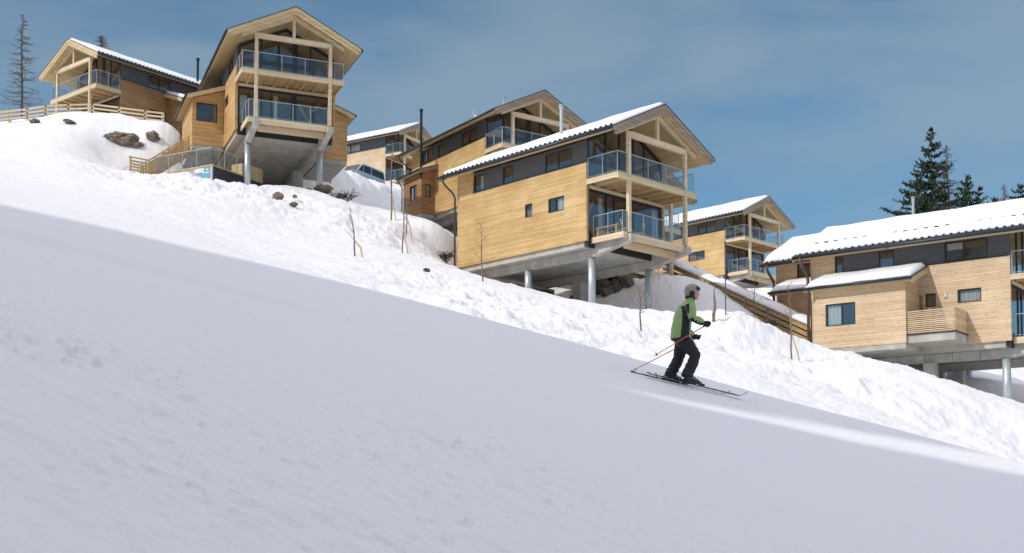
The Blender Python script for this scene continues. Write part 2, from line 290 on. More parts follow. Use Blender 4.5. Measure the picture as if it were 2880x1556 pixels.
def height(x, y, detail=True):
    x = np.asarray(x, float); y = np.asarray(y, float); sh = x.shape
    x = x.ravel(); y = y.ravel(); r = np.zeros_like(x)
    CH = 20000
    cx = np.clip(x, -60, 60); cy = np.clip(y, -30, 135)
    for i in range(0, len(x), CH):
        a = cx[i:i+CH]; b = cy[i:i+CH]
        d2 = (a[:, None]-_A[None, :, 0])**2+(b[:, None]-_A[None, :, 1])**2
        r[i:i+CH] = _tps(d2)@_W[:-3] + _W[-3] + _W[-2]*a + _W[-1]*b
    px = np.clip(x, -90, 120)
    far = np.maximum(y-(100+40*sstep(-32, -16, x)), 0); back = np.maximum(-25-y, 0)
    z = -1.65 + .216*np.clip(y, -60, 400) - .27*px + r - np.minimum(.0016*far**2, .36*far+0*far)
    z = np.maximum(z, -60)
    # the edge where the groomed piste drops into the hollow before the bank
    dip = sstep(-9, 1.5, x)*.95*sstep(24.3, 26.2, y)*(1-sstep(28.5, 36, y))
    z = z - dip
    z = z + .025*(x-3.03)*np.exp(-(((x-3.03)/1.7)**2+((y-21.3)/1.7)**2))
    z = z + .035*sstep(-6, 2, x)*np.exp(-((y-23.6)/1.6)**2)*1.0
    z = z + .17*np.exp(-((y-26.2)/.75)**2)*sstep(1, -5, x)
    z = z - (.33*sstep(-23.5, -25.5, x)+.3*sstep(-31, -34, x))*sstep(74, 79, y)*(1-sstep(95, 105, y))
    z = z + (.05*np.exp(-((y-17.2-.06*x)/.16)**2) - .04*np.exp(-((y-16.7-.06*x)/.2)**2))*sstep(1, -3, x) + .03*np.exp(-((y-21.3-.12*x)/.15)**2)*sstep(0, -4, x)
    _u = (x-3.03)*.995+(y-21.3)*.0995; _v = -(x-3.03)*.0995+(y-21.3)*.995
    z = z - .022*sstep(-.7, -1.2, _u)*(np.exp(-((_v+.135)/.07)**2)+np.exp(-((_v-.14)/.07)**2))
    if detail:
        q = sstep(26, 24, y)
        ax, ay = .80*x-.60*y, .60*x+.80*y
        z = z + q*(.10*vnoise(x/7, y/3.2, 11) + .045*vnoise(x/2.6, y/1.1, 12))
        near = sstep(5, -4, x+.22*y-3)*sstep(17, 6, y)
        lump = np.clip(vnoise(x/1.7, y/1.3, 14)*2.2+.35, 0, 1)*near
        z = z + q*((.006+.034*lump)*vnoise(ax/.4, ay/.085, 15) + (.005+.04*lump)*vnoise(ax/.12, ay/.055, 16) + .022*near*vnoise(ax/1.6, ay/.2, 18))
        cl = vnoise(x/.085+.3*vnoise(x*9, y*9, 3), y/.075, 17); cl2 = vnoise(x/.15+.5*vnoise(x*8, y*8, 4), y/.12, 19)
        z = z + q*(.26*np.clip(cl-.29, 0, 1)+.18*np.clip(cl2-.36, 0, 1))*(.2+lump)*sstep(6, -3, x)*sstep(19, 9, y)
        m = rough_mask(x, y)
        wx = x + .5*vnoise(x/2.1, y/2.6, 31); wy = y + .6*vnoise(x/2.3, y/2.2, 32); nz = 0; sc = 1.7; am = .26
        for k in range(6):
            nz = nz + am*vnoise(wx/sc+k*7.3, wy/(sc*1.2), 40+k); sc *= .52; am *= .66
        pit = np.clip(vnoise(wx/.55, wy/.7, 50)-.22, 0, 1)*vnoise(wx/3, wy/3.5, 51).clip(0, 1)
        z = z + m*(1-.3*sstep(7, 11, x))*(nz - .17 - 1.2*pit)
        z = z + sstep(26, 40, y)*.16*vnoise(x/5, y/6, 25)
    return z.reshape(sh)
def ground(x, y): return float(height(np.array([x]), np.array([y]), False)[0])
def build_ground():
    a = np.concatenate([np.linspace(-math.pi, -.62, 70)[:-1], np.linspace(-.62, -.47, 24)[:-1], np.linspace(-.47, .47, 960), np.linspace(.47, .62, 24)[1:], np.linspace(.62, math.pi, 70)[1:-1]])
    r = np.concatenate([[.6, 1.2, 1.8, 2.4], 3.0*1.0048**np.arange(1, 790), 130*1.05**np.arange(1, 52)])
    A, Rr = np.meshgrid(a, r); x = Rr*np.sin(A); y = Rr*np.cos(A)
    z = height(x, y)
    nr, na = x.shape
    V = np.stack([x, y, z], -1).reshape(-1, 3); V = np.vstack([V, [[0, 0, ground(0, 0)]]])
    i = np.arange(nr-1)[:, None]*na; k = np.arange(na)[None]; k2 = (k+1) % na
    F = np.stack([i+k, i+na+k, i+na+k2, i+k2], -1).reshape(-1, 4)[:, ::-1]
    T = np.stack([np.full(na, nr*na), np.arange(na), (np.arange(na)+1) % na], -1)[:, ::-1]
    me = bpy.data.meshes.new('snow_slope'); me.vertices.add(len(V)); me.vertices.foreach_set('co', V.astype(np.float32).ravel())
    nl = F.size+T.size; me.loops.add(nl); me.loops.foreach_set('vertex_index', np.r_[F.ravel(), T.ravel()].astype(np.int32))
    st = np.r_[np.arange(len(F))*4, F.size+np.arange(len(T))*3].astype(np.int32)
    me.polygons.add(len(st)); me.polygons.foreach_set('loop_start', st); me.polygons.foreach_set('use_smooth', np.ones(len(st), bool))
    me.update(); me.validate()
    me.materials.append(MAT['snow'])
    o = bpy.data.objects.new('ski_slope', me); COL.objects.link(o); tag(o, kind='structure')
    if o.data.polygons[1000].normal.z < 0: me.flip_normals()
build_ground()
def build_shade_ridge():
    """unseen ridge added behind the camera, its crest shaped to shade the piste"""
    D = 75.0; t = math.tan(R(SUN_EL)); xs = np.linspace(-46, 56, 300)
    ey = np.interp(xs, [-46, -12, -8.2, -6.9, -3.8, 0, 17, 56], [13, 15.5, 19.5, 21.6, 24.0, 24.8, 25.2, 25.2])
    ez = height(xs, ey, False)
    drop = np.zeros_like(xs)
    rng = np.random.RandomState(4)
    rows = []
    # cross-sun coordinate of each crest point
    c = xs*(-SY)-ey*(-SX)
    c0 = 5.9*(-SY)-20.4*(-SX)
    drop += 9.5*np.exp(-((c-c0)/.85)**2) + 5.5*np.exp(-((c-c0-1.9)/.6)**2)  # notches cut in the added crest to let light streaks reach the piste
    drop += 1.3*(rng.rand(len(xs))-.35)*(np.abs(c-c0) > 4) + .35*np.sin(xs*2.1) 
    cx = xs+D*SX; cy = ey+D*SY; cz = ez+D*t-drop
    edge = np.minimum(1, np.minimum((xs+46)/4, (56-xs)/4)); cz = cz-60*(1-edge)
    for k, (off, hh) in enumerate(((22, None), (12, .55), (5, .82), (0, 1), (-30, .6), (-80, None))):
        X = cx-SX*off; Y = cy-SY*off; g = height(X, Y, False)
        rows.append(np.stack([X, Y, g-2 if hh is None else g+(cz-g)*hh+(0 if hh == 1 else rng.rand(len(xs))*3)], -1))
    V = np.concatenate(rows); n = len(xs); F = []
    for j in range(len(rows)-1):
        for i in range(n-1): F.append((j*n+i, j*n+i+1, (j+1)*n+i+1, (j+1)*n+i))
    me = bpy.data.meshes.new('added_shade_ridge'); me.from_pydata([tuple(v) for v in V], [], F); me.materials.append(plain('shade_ridge_grey', (.22, .24, .25), .9, 0, .7, .25))
    o = bpy.data.objects.new('added_shade_ridge', me); COL.objects.link(o); tag(o, kind='structure')
build_shade_ridge()
# ------------------------------------------------------------------ chalets
HW = 2.2                                  # the ridge stands over x = 2.2, front posts at x = 0 and 4.4, the front faces -y
def roof_z(x, top=6.72): return top-.4924*abs(x-HW)
def snow_sheet(mb, corner, du, dv, thick, nu=46, nv=16, seed=1, edge=.16, wav=1.0):
    """snow lying on the roof plane corner + u*du + v*dv (v=0 is the eave): bulging, uneven, thin at the rims"""
    rng = np.random.RandomState(seed); corner = Vector(corner); du = Vector(du); dv = Vector(dv)
    nrm = du.cross(dv).normalized(); nrm = nrm if nrm.z > 0 else -nrm
    LU, LV = du.length, dv.length; ph = rng.rand(4)*9
    V = []; F = []
    for i in range(nu+1):
        for j in range(nv+1):
            u, v = i/nu, j/nv
            a, b = u*LU, v*LV
            e = min(1, a/edge)*min(1, (LU-a)/edge); e2 = min(1, (b+.02)/(edge*3.2))
            t = thick*math.sqrt(max(0, e*e2))*(1+wav*(.08*math.sin(a*1.3+ph[0])+.05*math.sin(a*3.3+b*2+ph[1])))
            if b < .35: t *= 1+wav*.35*(rng.rand()-.5)
            p = corner+du*u+dv*v+nrm*(t+.012)
            if 0 < i < nu and b < .2: p -= dv.normalized()*(.07*wav*rng.rand())
            V.append(p)
    for i in range(nu):
        for j in range(nv):
            k = i*(nv+1)+j; F.append((k, k+nv+1, k+nv+2, k+1))
    # rim down to the sheet metal
    n0 = len(V)
    rim = [i*(nv+1) for i in range(nu+1)]+[nu*(nv+1)+j for j in range(1, nv+1)]+[i*(nv+1)+nv for i in range(nu-1, -1, -1)]+[j for j in range(nv-1, 0, -1)]
    for k in rim:
        i, j = divmod(k, nv+1); V.append(corner+du*(i/nu)+dv*(j/nv)+nrm*.006)
    m = len(rim)
    for q in range(m): F.append((rim[q], rim[(q+1) % m], n0+(q+1) % m, n0+q))
    mb.mesh(V, F)
def window(parent, axis, pos, out, u0, u1, v0, v1, mull=(), curtain=None, fw=.06, label=None):
    """frame > pane, curtain ; pos is the outer face of the frame, out = +1/-1 the outward direction"""
    a, b = sorted((pos, pos-out*.06))
    def bx(mb, p0, p1, q0, q1, s0, s1):
        s0, s1 = sorted((s0, s1))
        if axis == 'x': mb.box(s0, s1, p0, p1, q0, q1)
        else: mb.box(p0, p1, s0, s1, q0, q1)
    f = MB()
    bx(f, u0, u1, v0, v0+fw, a, b); bx(f, u0, u1, v1-fw, v1, a, b); bx(f, u0, u0+fw, v0+fw, v1-fw, a, b); bx(f, u1-fw, u1, v0+fw, v1-fw, a, b)
    for m in mull: bx(f, m-fw*.6, m+fw*.6, v0+fw, v1-fw, a, b)
    o = f.build('window', MAT['frame'], parent)
    if label: o['label'] = label
    p = MB(); bx(p, u0+fw, u1-fw, v0+fw, v1-fw, pos-out*.028, pos-out*.036); p.build('pane', MAT['pane'], o)
    if curtain:
        c = MB(); n = max(3, int((curtain[1]-curtain[0])/.09)); w = (curtain[1]-curtain[0])/n; vt = v1-fw; vb = curtain[2] if len(curtain) > 2 else v0+fw
        for k in range(n): bx(c, curtain[0]+k*w, curtain[0]+(k+1)*w, vb, vt, pos-out*(.11+.025*(k % 2)), pos-out*(.16+.025*(k % 2)))
        c.build('curtain', MAT['curtain'], o)
    return o
def railing(parent, path, z0, h=1.05, step=1.45, base=None):
    """steel posts and handrail along the path, a glass panel in each bay"""
    f = MB(); bays = []
    for a, b in zip(path[:-1], path[1:]):
        a = Vector((*a, 0)); b = Vector((*b, 0)); n = max(1, round((b-a).length/step))
        za = z0
        for k in range(n):
            p, q = a+(b-a)*(k/n), a+(b-a)*((k+1)/n); bays.append((p, q))
            f.tube([p+Vector((0, 0, z0-.02)), p+Vector((0, 0, z0+h))], .022, 6)
        f.tube([b+Vector((0, 0, z0-.02)), b+Vector((0, 0, z0+h))], .022, 6)
        f.tube([a+Vector((0, 0, z0+h+.015)), b+Vector((0, 0, z0+h+.015))], .024, 6)
        f.tube([a+Vector((0, 0, z0+.1)), b+Vector((0, 0, z0+.1))], .012, 5)
    o = f.build('railing', MAT['rail'], parent)
    for p, q in bays:
        d = (q-p).normalized(); n = Vector((-d.y, d.x, 0))*.006; m = MB(); p2 = p+d*.05; q2 = q-d*.05
        lo, hi = Vector((0, 0, z0+.13)), Vector((0, 0, z0+h-.03))
        m.mesh([p2-n+lo, q2-n+lo, q2+n+lo, p2+n+lo, p2-n+hi, q2-n+hi, q2+n+hi, p2+n+hi], [(0,3,2,1),(4,5,6,7),(0,1,5,4),(1,2,6,5),(2,3,7,6),(3,0,4,7)])
        m.build('glass_panel', MAT['rail_glass'], o)
    return o
def drainpipe(parent, sx, y, xw, ztop, zbot, xe, mat='pipe', r=.055):
    m = MB(); m.tube([(xe, y, ztop), (xe, y, ztop-.18), (xe+(xw-xe)*.3, y, ztop-.42), (xe+(xw-xe)*.85, y, ztop-.72), (xw, y, ztop-.95), (xw, y, zbot)], r, 8)
    return m.build('drainpipe', MAT[mat], parent, smooth=True)
def annex(root, side, wood, barge, snow=0, front_win=None, outer_win=None, zb=-.15, pipe=True, seed=3, x_o=-2.75, y0=6.2, y1=10.75, zw=3.66):
    """the low lean-to room on the side of a chalet"""
    X = (lambda x: x) if side == 'left' else (lambda x: 4.4-x)
    sg = -1 if side == 'left' else 1
    x_i = -.83; ya, yb = y0-.42, y1+.3
    def zr(x): return zw+(x+.82)*.36          # roof upper face
    w = MB(); hz = [outer_win] if outer_win else []
    w.wall('x', X(x_o), -sg*.12, y0, y1, zb, zr(x_o)-.24, [h[:4] for h in hz])
    # front and back: sloped tops, opening cut as strips
    for yy, dep, win in ((y0+.002, .12, front_win), (y1-.122, .12, None)):
        xs = [x_o+.122, x_i] if not win else [x_o+.122, win[0], win[1], x_i]
        for k in range(len(xs)-1):
            a, b = xs[k], xs[k+1]
            def q(z0a, z0b, z1a, z1b): w.prism([(X(a), z0a), (X(b), z0b), (X(b), z1b), (X(a), z1a)], 'y', yy, yy+dep)
            if win and k == 1: q(zb, zb, win[2], win[2]); q(win[3], win[3], zr(a)-.24, zr(b)-.24)
            else: q(zb, zb, zr(a)-.24, zr(b)-.24)
    A = w.build('annex', MAT[wood], root)
    f = MB(); a, b = sorted((X(x_o)+(-sg)*.03, X(x_i))); f.box(a, b, y0+.03, y1-.03, zb-.26, zb-.004); f.build('floor_slab', MAT['concrete'], A)
    r = MB(); xe = x_o-.37; t = .2
    r.prism([(X(xe), zr(xe)), (X(-.835), zr(-.835)), (X(-.835), zr(-.835)-t), (X(xe), zr(xe)-t)], 'y', ya, yb)
    ro = r.build('annex_roof', MAT['soffit'], A)
    r = MB(); r.prism([(X(xe-.03), zr(xe)+.004), (X(-.835), zr(-.835)+.014), (X(-.835), zr(-.835)+.044), (X(xe-.03), zr(xe)+.034)], 'y', ya-.045, yb+.05); r.build('roof_sheet', MAT['metal'], A)
    r = MB(); r.prism([(X(xe), zr(xe)-.01), (X(-.84), zr(-.84)-.01), (X(-.84), zr(-.84)-.28), (X(xe), zr(xe)-.28)], 'y', ya-.035, ya-.003); r.build('barge_board', MAT[barge], A)
    r = MB(); r.tube([(X(xe-.08), ya-.03, zr(xe)-.04), (X(xe-.08), yb+.05, zr(xe)-.04)], .06, 8); r.build('gutter', MAT['metal'], A, smooth=True)
    if snow:
        s = MB(); snow_sheet(s, (X(xe+.06), yb, zr(xe+.06)+.03), (0, -(yb-ya-.07), 0), (X(-.86)-X(xe+.02), 0, zr(-.86)-zr(xe+.02)), snow, 34, 12, seed); s.build('roof_snow', MAT['roofsnow'], A, smooth=True)
    if front_win: window(A, 'y', y0+.045, -1, *front_win)
    if outer_win: window(A, 'x', X(x_o)-sg*.05, sg, *outer_win)
    if pipe: 
        m = MB(); m.tube([(X(xe-.08), y1+.07, zr(xe)-.08), (X(xe-.06), y1+.07, zr(xe)-.2), (X(x_o-.07), y1+.07, zr(xe)-.6), (X(x_o-.07), y1+.07, zb-.3)], .045, 8); m.build('drainpipe', MAT['pipe'], A, smooth=True)
    return A
def chalet(name, label, pos, yaw, wood='larch', barge='barge', snow=.16, soffit='soffit', lwin=(), rwin=(), cler=None, rcler=None, annexL=None, annexR=None,
           lower=True, cols=((0, 2.45), (4.4, 2.45), (0, 6.97)), piers=((4.4, 7.3),), pipeL=True, pipeR=False, chim=(), curtains=(), brace=None, backfill=True, guards=1, snowR=None, seed=1, YB=11.7):
    root = empty(name, pos, R(yaw)); tag(root, label, 'chalet', 'timber chalets on the ski slope')
    c, s = math.cos(R(yaw)), math.sin(R(yaw))
    def gz(x, y): return ground(pos[0]+x*c-y*s, pos[1]+x*s+y*c)-pos[2]
    F0, YR = 2.07, YB+.5
    yc = 10.42
    # --- long side walls
    for side, wins, cl in (('left', lwin, cler), ('right', rwin, rcler)):
        X = (lambda x: x) if side == 'left' else (lambda x: 4.4-x)
        sg = -1 if side == 'left' else 1
        w = MB()
        w.wall('x', X(-.82), -sg*.14, F0, YB, -.18, 4.93, [(F0-.01, yc, 3.73, 4.94)]+[h[:4] for h in wins] if cl else [h[:4] for h in wins])
        W = w.build('side_wall', MAT[wood], root)
        cb = MB(); cb.box(*sorted((X(-.85), X(-.70))), F0-.045, F0-.003, -.18, 3.73); cb.build('corner_board', MAT[wood], root)
        for h in wins: window(W, 'x', X(-.82)-sg*.05, sg, *h[:4], mull=h[4] if len(h) > 4 else (), curtain=h[5] if len(h) > 5 else None)
        if cl:
            m = MB(); m.wall('x', X(-.76), -sg*.1, F0+.02, yc-.004, 3.735, 4.86, [h[:4] for h in cl]); pn = m.build('upper_facade_panel', MAT['panel'], root)
            sl = MB(); sl.box(*sorted((X(-.85), X(-.78))), F0, yc, 3.732, 3.762); sl.build('sill_flashing', MAT['metal'], root)
            for h in cl: window(pn, 'x', X(-.745), sg, *h[:4], mull=h[4] if len(h) > 4 else (), curtain=h[5] if len(h) > 5 else None)
    # --- back gable, floors, inner walls
    bw = MB(); bw.prism([(-.68, -.18), (5.08, -.18), (5.08, 4.93), (2.2, 6.36), (-.68, 4.93)], 'y', YB-.14, YB-.003); bw.build('back_wall', MAT[wood], root)
    fl = MB(); fl.box(-.66, 5.06, 2.2, YB-.15, 2.56, 2.80); fl.box(-.66, 5.06, 2.2, YB-.15, -.1, .02); fl.build('inner_floor', MAT['balcony_wood'], root)
    iw = MB(); iw.box(-.66, 5.06, 6.0, 6.1, .03, 2.55); iw.box(-.66, 5.06, 6.6, 6.7, 2.81, 4.9); iw.build('inner_wall', MAT['room'], root)
    # --- glazed gable front
    g = MB(); y0, y1 = F0+.03, F0+.11
    g.box(-.67, 5.07, y0-.02, y1, -.48, .2); g.box(-.67, 5.07, y0, y1, 2.34, 2.5)
    for x, w in ((-.63, .08), (.74, .09), (1.35, .06), (2.7, .34), (5.0, .12)): g.box(x-w/2, x+w/2, y0, y1, .2, 2.34)
    g.box(-.67, 5.07, y0, y1, 2.8, 2.95)
    for x, w in ((-.6, .12), (.7, .1), (1.75, .07), (2.75, .3), (3.7, .07), (5.0, .12)): g.box(x-w/2, x+w/2, y0, y1, 2.95, min(6.30-.4924*abs(x-HW), 6.2))
    for sg in (-1, 1): g.beam((HW+sg*2.85, (y0+y1)/2, 6.30-.4924*2.85), (HW, (y0+y1)/2, 6.30), .08, .16)
    gf = g.build('glazed_front', MAT['frame'], root)
    for x0, x1 in ((-.59, .69), (.79, 1.32), (1.38, 2.53), (2.87, 4.94)):
        p = MB(); p.box(x0, x1, F0+.065, F0+.075, .2, 2.34); p.build('pane', MAT['pane'], gf)
    for x0, x1 in ((-.54, .65), (.75, 1.71), (1.79, 2.6), (2.9, 3.66), (3.74, 4.94)):
        p = MB(); zt = lambda x: 6.24-.4924*abs(x-HW)
        poly = [(x0, 2.95), (x1, 2.95), (x1, zt(x1))]+([(HW, 6.24)] if x0 < HW < x1 else [])+[(x0, zt(x0))]
        p.prism(poly, 'y', F0+.065, F0+.075); p.build('pane', MAT['pane'], gf)
    for x0, x1, z0, z1 in curtains:
        m = MB(); n = max(3, int((x1-x0)/.1)); w = (x1-x0)/n
        for k in range(n): m.box(x0+k*w, x0+(k+1)*w, F0+.22+.03*(k % 2), F0+.27+.03*(k % 2), z0, z1)
        m.build('curtain', MAT['curtain'], root)
    if brace:
        m = MB()
        for (xa, za, xb, zb) in brace: m.beam((xa, 3.2, za), (xb, 3.2, zb), .14, .14, up=(0, 1, 0))
        m.build('timber_brace', MAT['timber'], root)
    # --- posts, tie beam, king post, rafters
    for x in (0, 4.4):
        m = MB(); m.box(x-.09, x+.09, -.09, .09, .012, 5.0); m.build('post', MAT['timber'], root)
    m = MB(); m.box(.093, 4.307, -.08, .08, 4.72, 5.02); m.build('tie_beam', MAT['timber'], root)
    m = MB(); m.box(HW-.08, HW+.08, -.075, .075, 5.023, 6.1); m.build('king_post', MAT['timber'], root)
    for sg in (-1, 1):
        m = MB(); xa, xb = HW+sg*3.05, HW+sg*.004
        z = lambda x: 6.40-.4924*abs(x-HW)
        m.prism([(xa, z(xa)), (xb, z(xb)), (xb, z(xb)-.28), (xa, z(xa)-.22)], 'y', -.073, .073); m.build('rafter', MAT['timber'], root)
    # --- roof
    for sg in (-1, 1):
        xe = HW+sg*3.96; r = MB()
        r.prism([(xe, 4.77), (HW, 6.72), (HW, 6.42), (xe, 4.55)], 'y', -.47, YR); ro = r.build('roof', MAT[soffit], root)
        m = MB(); e = HW+sg*4.0; zz = roof_z(e); m.prism([(e, zz+.006), (HW, 6.726), (HW, 6.766), (e, zz+.046)], 'y', -.56, YR+.05); m.build('roof_sheet', MAT['metal'], ro)
        m = MB(); m.tube([(HW+sg*4.03, -.52, 4.70), (HW+sg*4.03, YR+.04, 4.70)], .075, 8); m.build('gutter', MAT['metal'], ro, smooth=True)
        b = MB(); b.prism([(xe, 4.775), (HW, 6.722), (HW, 6.50), (xe, 4.555)], 'y', -.545, -.473)
        x2 = HW+sg*3.8; b.prism([(x2, 4.627), (HW, 6.498), (HW, 6.27), (x2, 4.40)], 'y', -.51, -.474)
        b.build('barge_board', MAT[barge], root)
        b = MB(); b.prism([(xe, 4.775), (HW, 6.722), (HW, 6.44), (xe, 4.50)], 'y', YR+.003, YR+.04); b.build('barge_board', MAT[barge], root)
        tk = snow if sg < 0 or snowR is None else snowR
        if tk:
            q = MB(); xs = xe-sg*.10; a = Vector((xs, YR-.05, roof_z(xs)+.04)); v = Vector((HW-xs, 0, 6.76-a.z))
            snow_sheet(q, a, (0, -(YR+.35), 0), v, tk, 90, 20, seed+(sg > 0)); q.build('snow_layer', MAT['roofsnow'], ro, smooth=True)
            if guards:
                for row, st, hh, tw in ((.045, .34, .10, .12), (.85, .5, tk*1.05+.05, .2))[:guards+0]:
                    x = xe-sg*row; zz = roof_z(x)+.045; q = MB(); y = -.45 if row < .1 else .2
                    def qd(a, b, h): q.mesh([(x-.02,a,zz),(x+.02,a,zz),(x+.02,b,zz),(x-.02,b,zz),(x-.02,a,zz+h),(x+.02,a,zz+h),(x+.02,b,zz+h),(x-.02,b,zz+h)], [(0,3,2,1),(4,5,6,7),(0,1,5,4),(1,2,6,5),(2,3,7,6),(3,0,4,7)])
                    while y < (YR-.1 if row < .1 else YR-.9): qd(y, y+tw, hh); qd(y+tw, y+st, .02 if tw < .15 else hh*.8); y += st
                    q.build('snow_guard', MAT['metal'], ro)
    # --- upper balcony
    b = MB(); b.box(-.80, 5.20, .09, F0-.05, 2.72, 2.84)
    bal = b.build('balcony', MAT['balcony_wood'], root)
    b = MB(); b.box(-.86, 5.26, .012-.1, .085, 2.55, 2.86) if False else None
    b.box(-.86, -.093, -.07, .086, 2.56, 2.86); b.box(.093, 4.307, -.07, .086, 2.56, 2.86); b.box(4.493, 5.26, -.07, .086, 2.56, 2.86)
    b.box(-.86, -.803, .09, F0-.05, 2.60, 2.86); b.box(5.203, 5.26, .09, F0-.05, 2.60, 2.86); b.build('edge_beam', MAT['timber'], bal)
    b = MB(); b.box(-.66, 5.06, F0-.11, F0-.048, 2.44, 2.60); b.build('ledger', MAT['timber'], bal)
    b = MB()
    for k in range(7): x = -.2+k*.8; b.box(x-.05, x+.05, .09, F0-.12, 2.58, 2.717)
    b.build('joists', MAT['balcony_wood'], bal)
    railing(bal, [(-.80, F0-.12), (-.80, .03), (-.12, .03)], 2.84, step=1.1); railing(bal, [(.12, .03), (4.28, .03)], 2.84, step=1.4); railing(bal, [(4.52, .03), (5.2, .03), (5.2, F0-.12)], 2.84, step=1.1)
    # --- lower deck on the concrete beams
    if lower:
        b = MB(); b.box(-.45, 4.85, .0, F0-.03, -.075, 0); dk = b.build('deck', MAT['balcony_wood'], root)
        b = MB(); b.box(.19, 4.21, -.07, -.004, -.37, -.005); b.box(-.5, -.19, -.07, -.004, -.30, -.005); b.box(.19, 4.21, .45, .53, -.66, -.3); b.box(-.5, -.453, -.004, F0-.05, -.30, -.005)
        b.build('edge_beam', MAT['timber'], dk)
        railing(dk, [(-.4, F0-.1), (-.4, .06), (-.12, .06)], 0, step=1.1); railing(dk, [(.12, .06), (4.28, .06)], 0, step=1.05)
    # --- concrete: slab, two raking beams, columns, piers
    m = MB(); m.box(-.7, 5.1, F0-.04+.3, YB-.01, -.46, -.184); m.build('concrete_slab', MAT['concrete'], root)
    for x in (0, 4.4):
        m = MB(); m.prism([(-.27, -.085), (-.27, -.42), (2.24, -.87), (YB-.2, -.87), (YB-.2, -.47), (2.4, -.47), (2.3, -.09)], 'x', x-.175, x+.175); m.build('concrete_beam', MAT['concrete'], root, bevel=.012)
    for x, y in cols:
        z = gz(x, y)-.5
        if z < -.95: m = MB(); m.tube([(x, y, z), (x, y, -.86)], .185, 18); m.build('steel_column', MAT['steel'], root, smooth=True)
    for x, y in piers:
        z = gz(x, y)-.6; m = MB(); m.box(x-.32, x+.3, y-.26, y+.26, z, -.875); m.build('concrete_pier', MAT['concrete'], root)
    if backfill:
        m = MB(); z = min(gz(-.6, YB-.3), gz(5, YB-.3))-.8; m.box(-.62, 5.02, YB-1.8, YB-.1, z, -.88); m.build('foundation_wall', MAT['concrete'], root)
    if pipeL: drainpipe(root, -1, 11.8, -.92, 4.66, min(gz(-.9, 11.8)-.1, -.2), -1.83, *(('pipebrown', .085) if 'pale' in wood else ()))
    if pipeR: drainpipe(root, 1, 11.55, 5.30, 4.66, min(gz(5.3, 11.55)-.1, -.2), 6.23)
    if annexL: annex(root, 'left', wood if 'wood' not in annexL else annexL['wood'], barge, annexL.get('snow', 0), annexL.get('front'), annexL.get('outer'), seed=seed+7, **annexL.get('geo', {}))
    if annexR: annex(root, 'right', wood if 'wood' not in annexR else annexR['wood'], barge, annexR.get('snow', 0), annexR.get('front'), annexR.get('outer'), seed=seed+8, **annexR.get('geo', {}))
    for (x, y, z0, z1, r, mt) in chim:
        m = MB(); m.tube([(x, y, z0), (x, y, z1)], r, 12); m.tube([(x, y, z1-.12), (x, y, z1-.05)], r*1.35, 12); m.tube([(x, y, z1+.01), (x, y, z1+.07)], r*1.5, 12); m.build('chimney_pipe', MAT[mt], root, smooth=False)
    return root
CLER = [(9.56, 10.40, 3.80, 4.70), (7.33, 8.12, 3.80, 4.70), (3.05, 4.95, 3.80, 4.72, (4.05,))]
def cur(c, i, u0, u1, *r): h = list(c[i]); h = h[:5]+[()]*(5-len(h))+[(u0, u1, *r)]; return c[:i]+[tuple(h)]+c[i+1:]
BR = [(-.3, .3, .9, 2.3)]
H3 = chalet('timber_chalet', 'big honey-coloured chalet on steel columns in the middle, its boarded side holding two small windows', (5.69, 58.22, 13.31), 43.9, wood='larch', barge='barge_grey', snow=.16,
            lwin=[(5.85, 6.38, 1.68, 2.38), (3.57, 4.69, 1.62, 2.36, (4.2,), (3.65, 4.15))], cler=cur(CLER, 0, 9.62, 10.0), rcler=CLER, brace=BR, curtains=((4.55,4.92,.25,2.3),(.35,.64,.25,2.2)), chim=[(.9, 5.4, 6.0, 7.75, .09, 'steel')], seed=11)
H2 = chalet('timber_chalet', 'tall chalet seen from below on the left, snow-free roof, grey underside and two steel columns', (-14.93, 69.41, 22.66), 22.9, wood='larch_orange', barge='barge', snow=0,
            lwin=[(4.68, 5.85, 2.15, 2.80, (5.25,))], cler=CLER, rcler=CLER, annexL=dict(front=(-2.50, -1.22, 1.35, 2.52)), annexR=dict(snow=0), cols=((0, 2.4), (4.4, 2.4)), piers=((4.15, 7.4),),
            curtains=((-.5, -.12, .25, 2.0), (.35, .66, .25, 1.9), (1.5, 1.75, .25, 2.2)), brace=[(3.2, 2.2, 4.3, .4), (3.9, 1.7, 4.6, 2.3)], pipeL=False, seed=12, YB=15.6)  # hidden rear lengthened to throw shade on the bank behind
H5 = chalet('timber_chalet', 'chalet behind the middle one with a brown annex, satellite antenna and black flue pipe', (.05, 77.09, 20.52), 34.4, wood='larch', barge='barge_grey', snow=0,
            cler=[(8.9, 10.3, 3.80, 4.7, (9.6,), (9.7, 9.95)), (7.4, 8.1, 3.8, 4.7), (3.0, 4.95, 3.80, 4.72, (4.0,))], annexL=dict(wood='larch_brown', front=(-1.62, -1.12, 1.0, 1.95), outer=(9.1, 10.1, .95, 2.0, (9.6,), (9.65, 10.0)), snow=.07, geo=dict(x_o=-1.9, y0=8.45, y1=11.0, zw=3.3)), lower=True,
            chim=[(-2.02, 8.3, 2.2, 7.0, .09, 'metal'), (3.4, 6.0, 6.0, 8.3, .1, 'steel')], piers=(), cols=((0, 2.45), (4.4, 2.45)), seed=13)
H1 = chalet('timber_chalet', 'farthest left chalet on the hilltop behind the rail fence, its roof lined with thin snow', (-34.34, 89.93, 27.95), -38.9, wood='larch_brown', barge='barge', snow=.13,
            cler=CLER, rcler=[(8.6, 9.9, 3.80, 4.7), (4.4, 6.4, 3.80, 4.7, (5.4,))], rwin=[(4.6, 6.0, 1.5, 2.15)], annexR=dict(wood='larch_brown', snow=.25), pipeL=False, cols=((0, 2.45), (4.4, 2.45)), piers=(), guards=1, seed=14,
            chim=[(4.6, 9.3, 5.2, 7.5, .1, 'metal')])
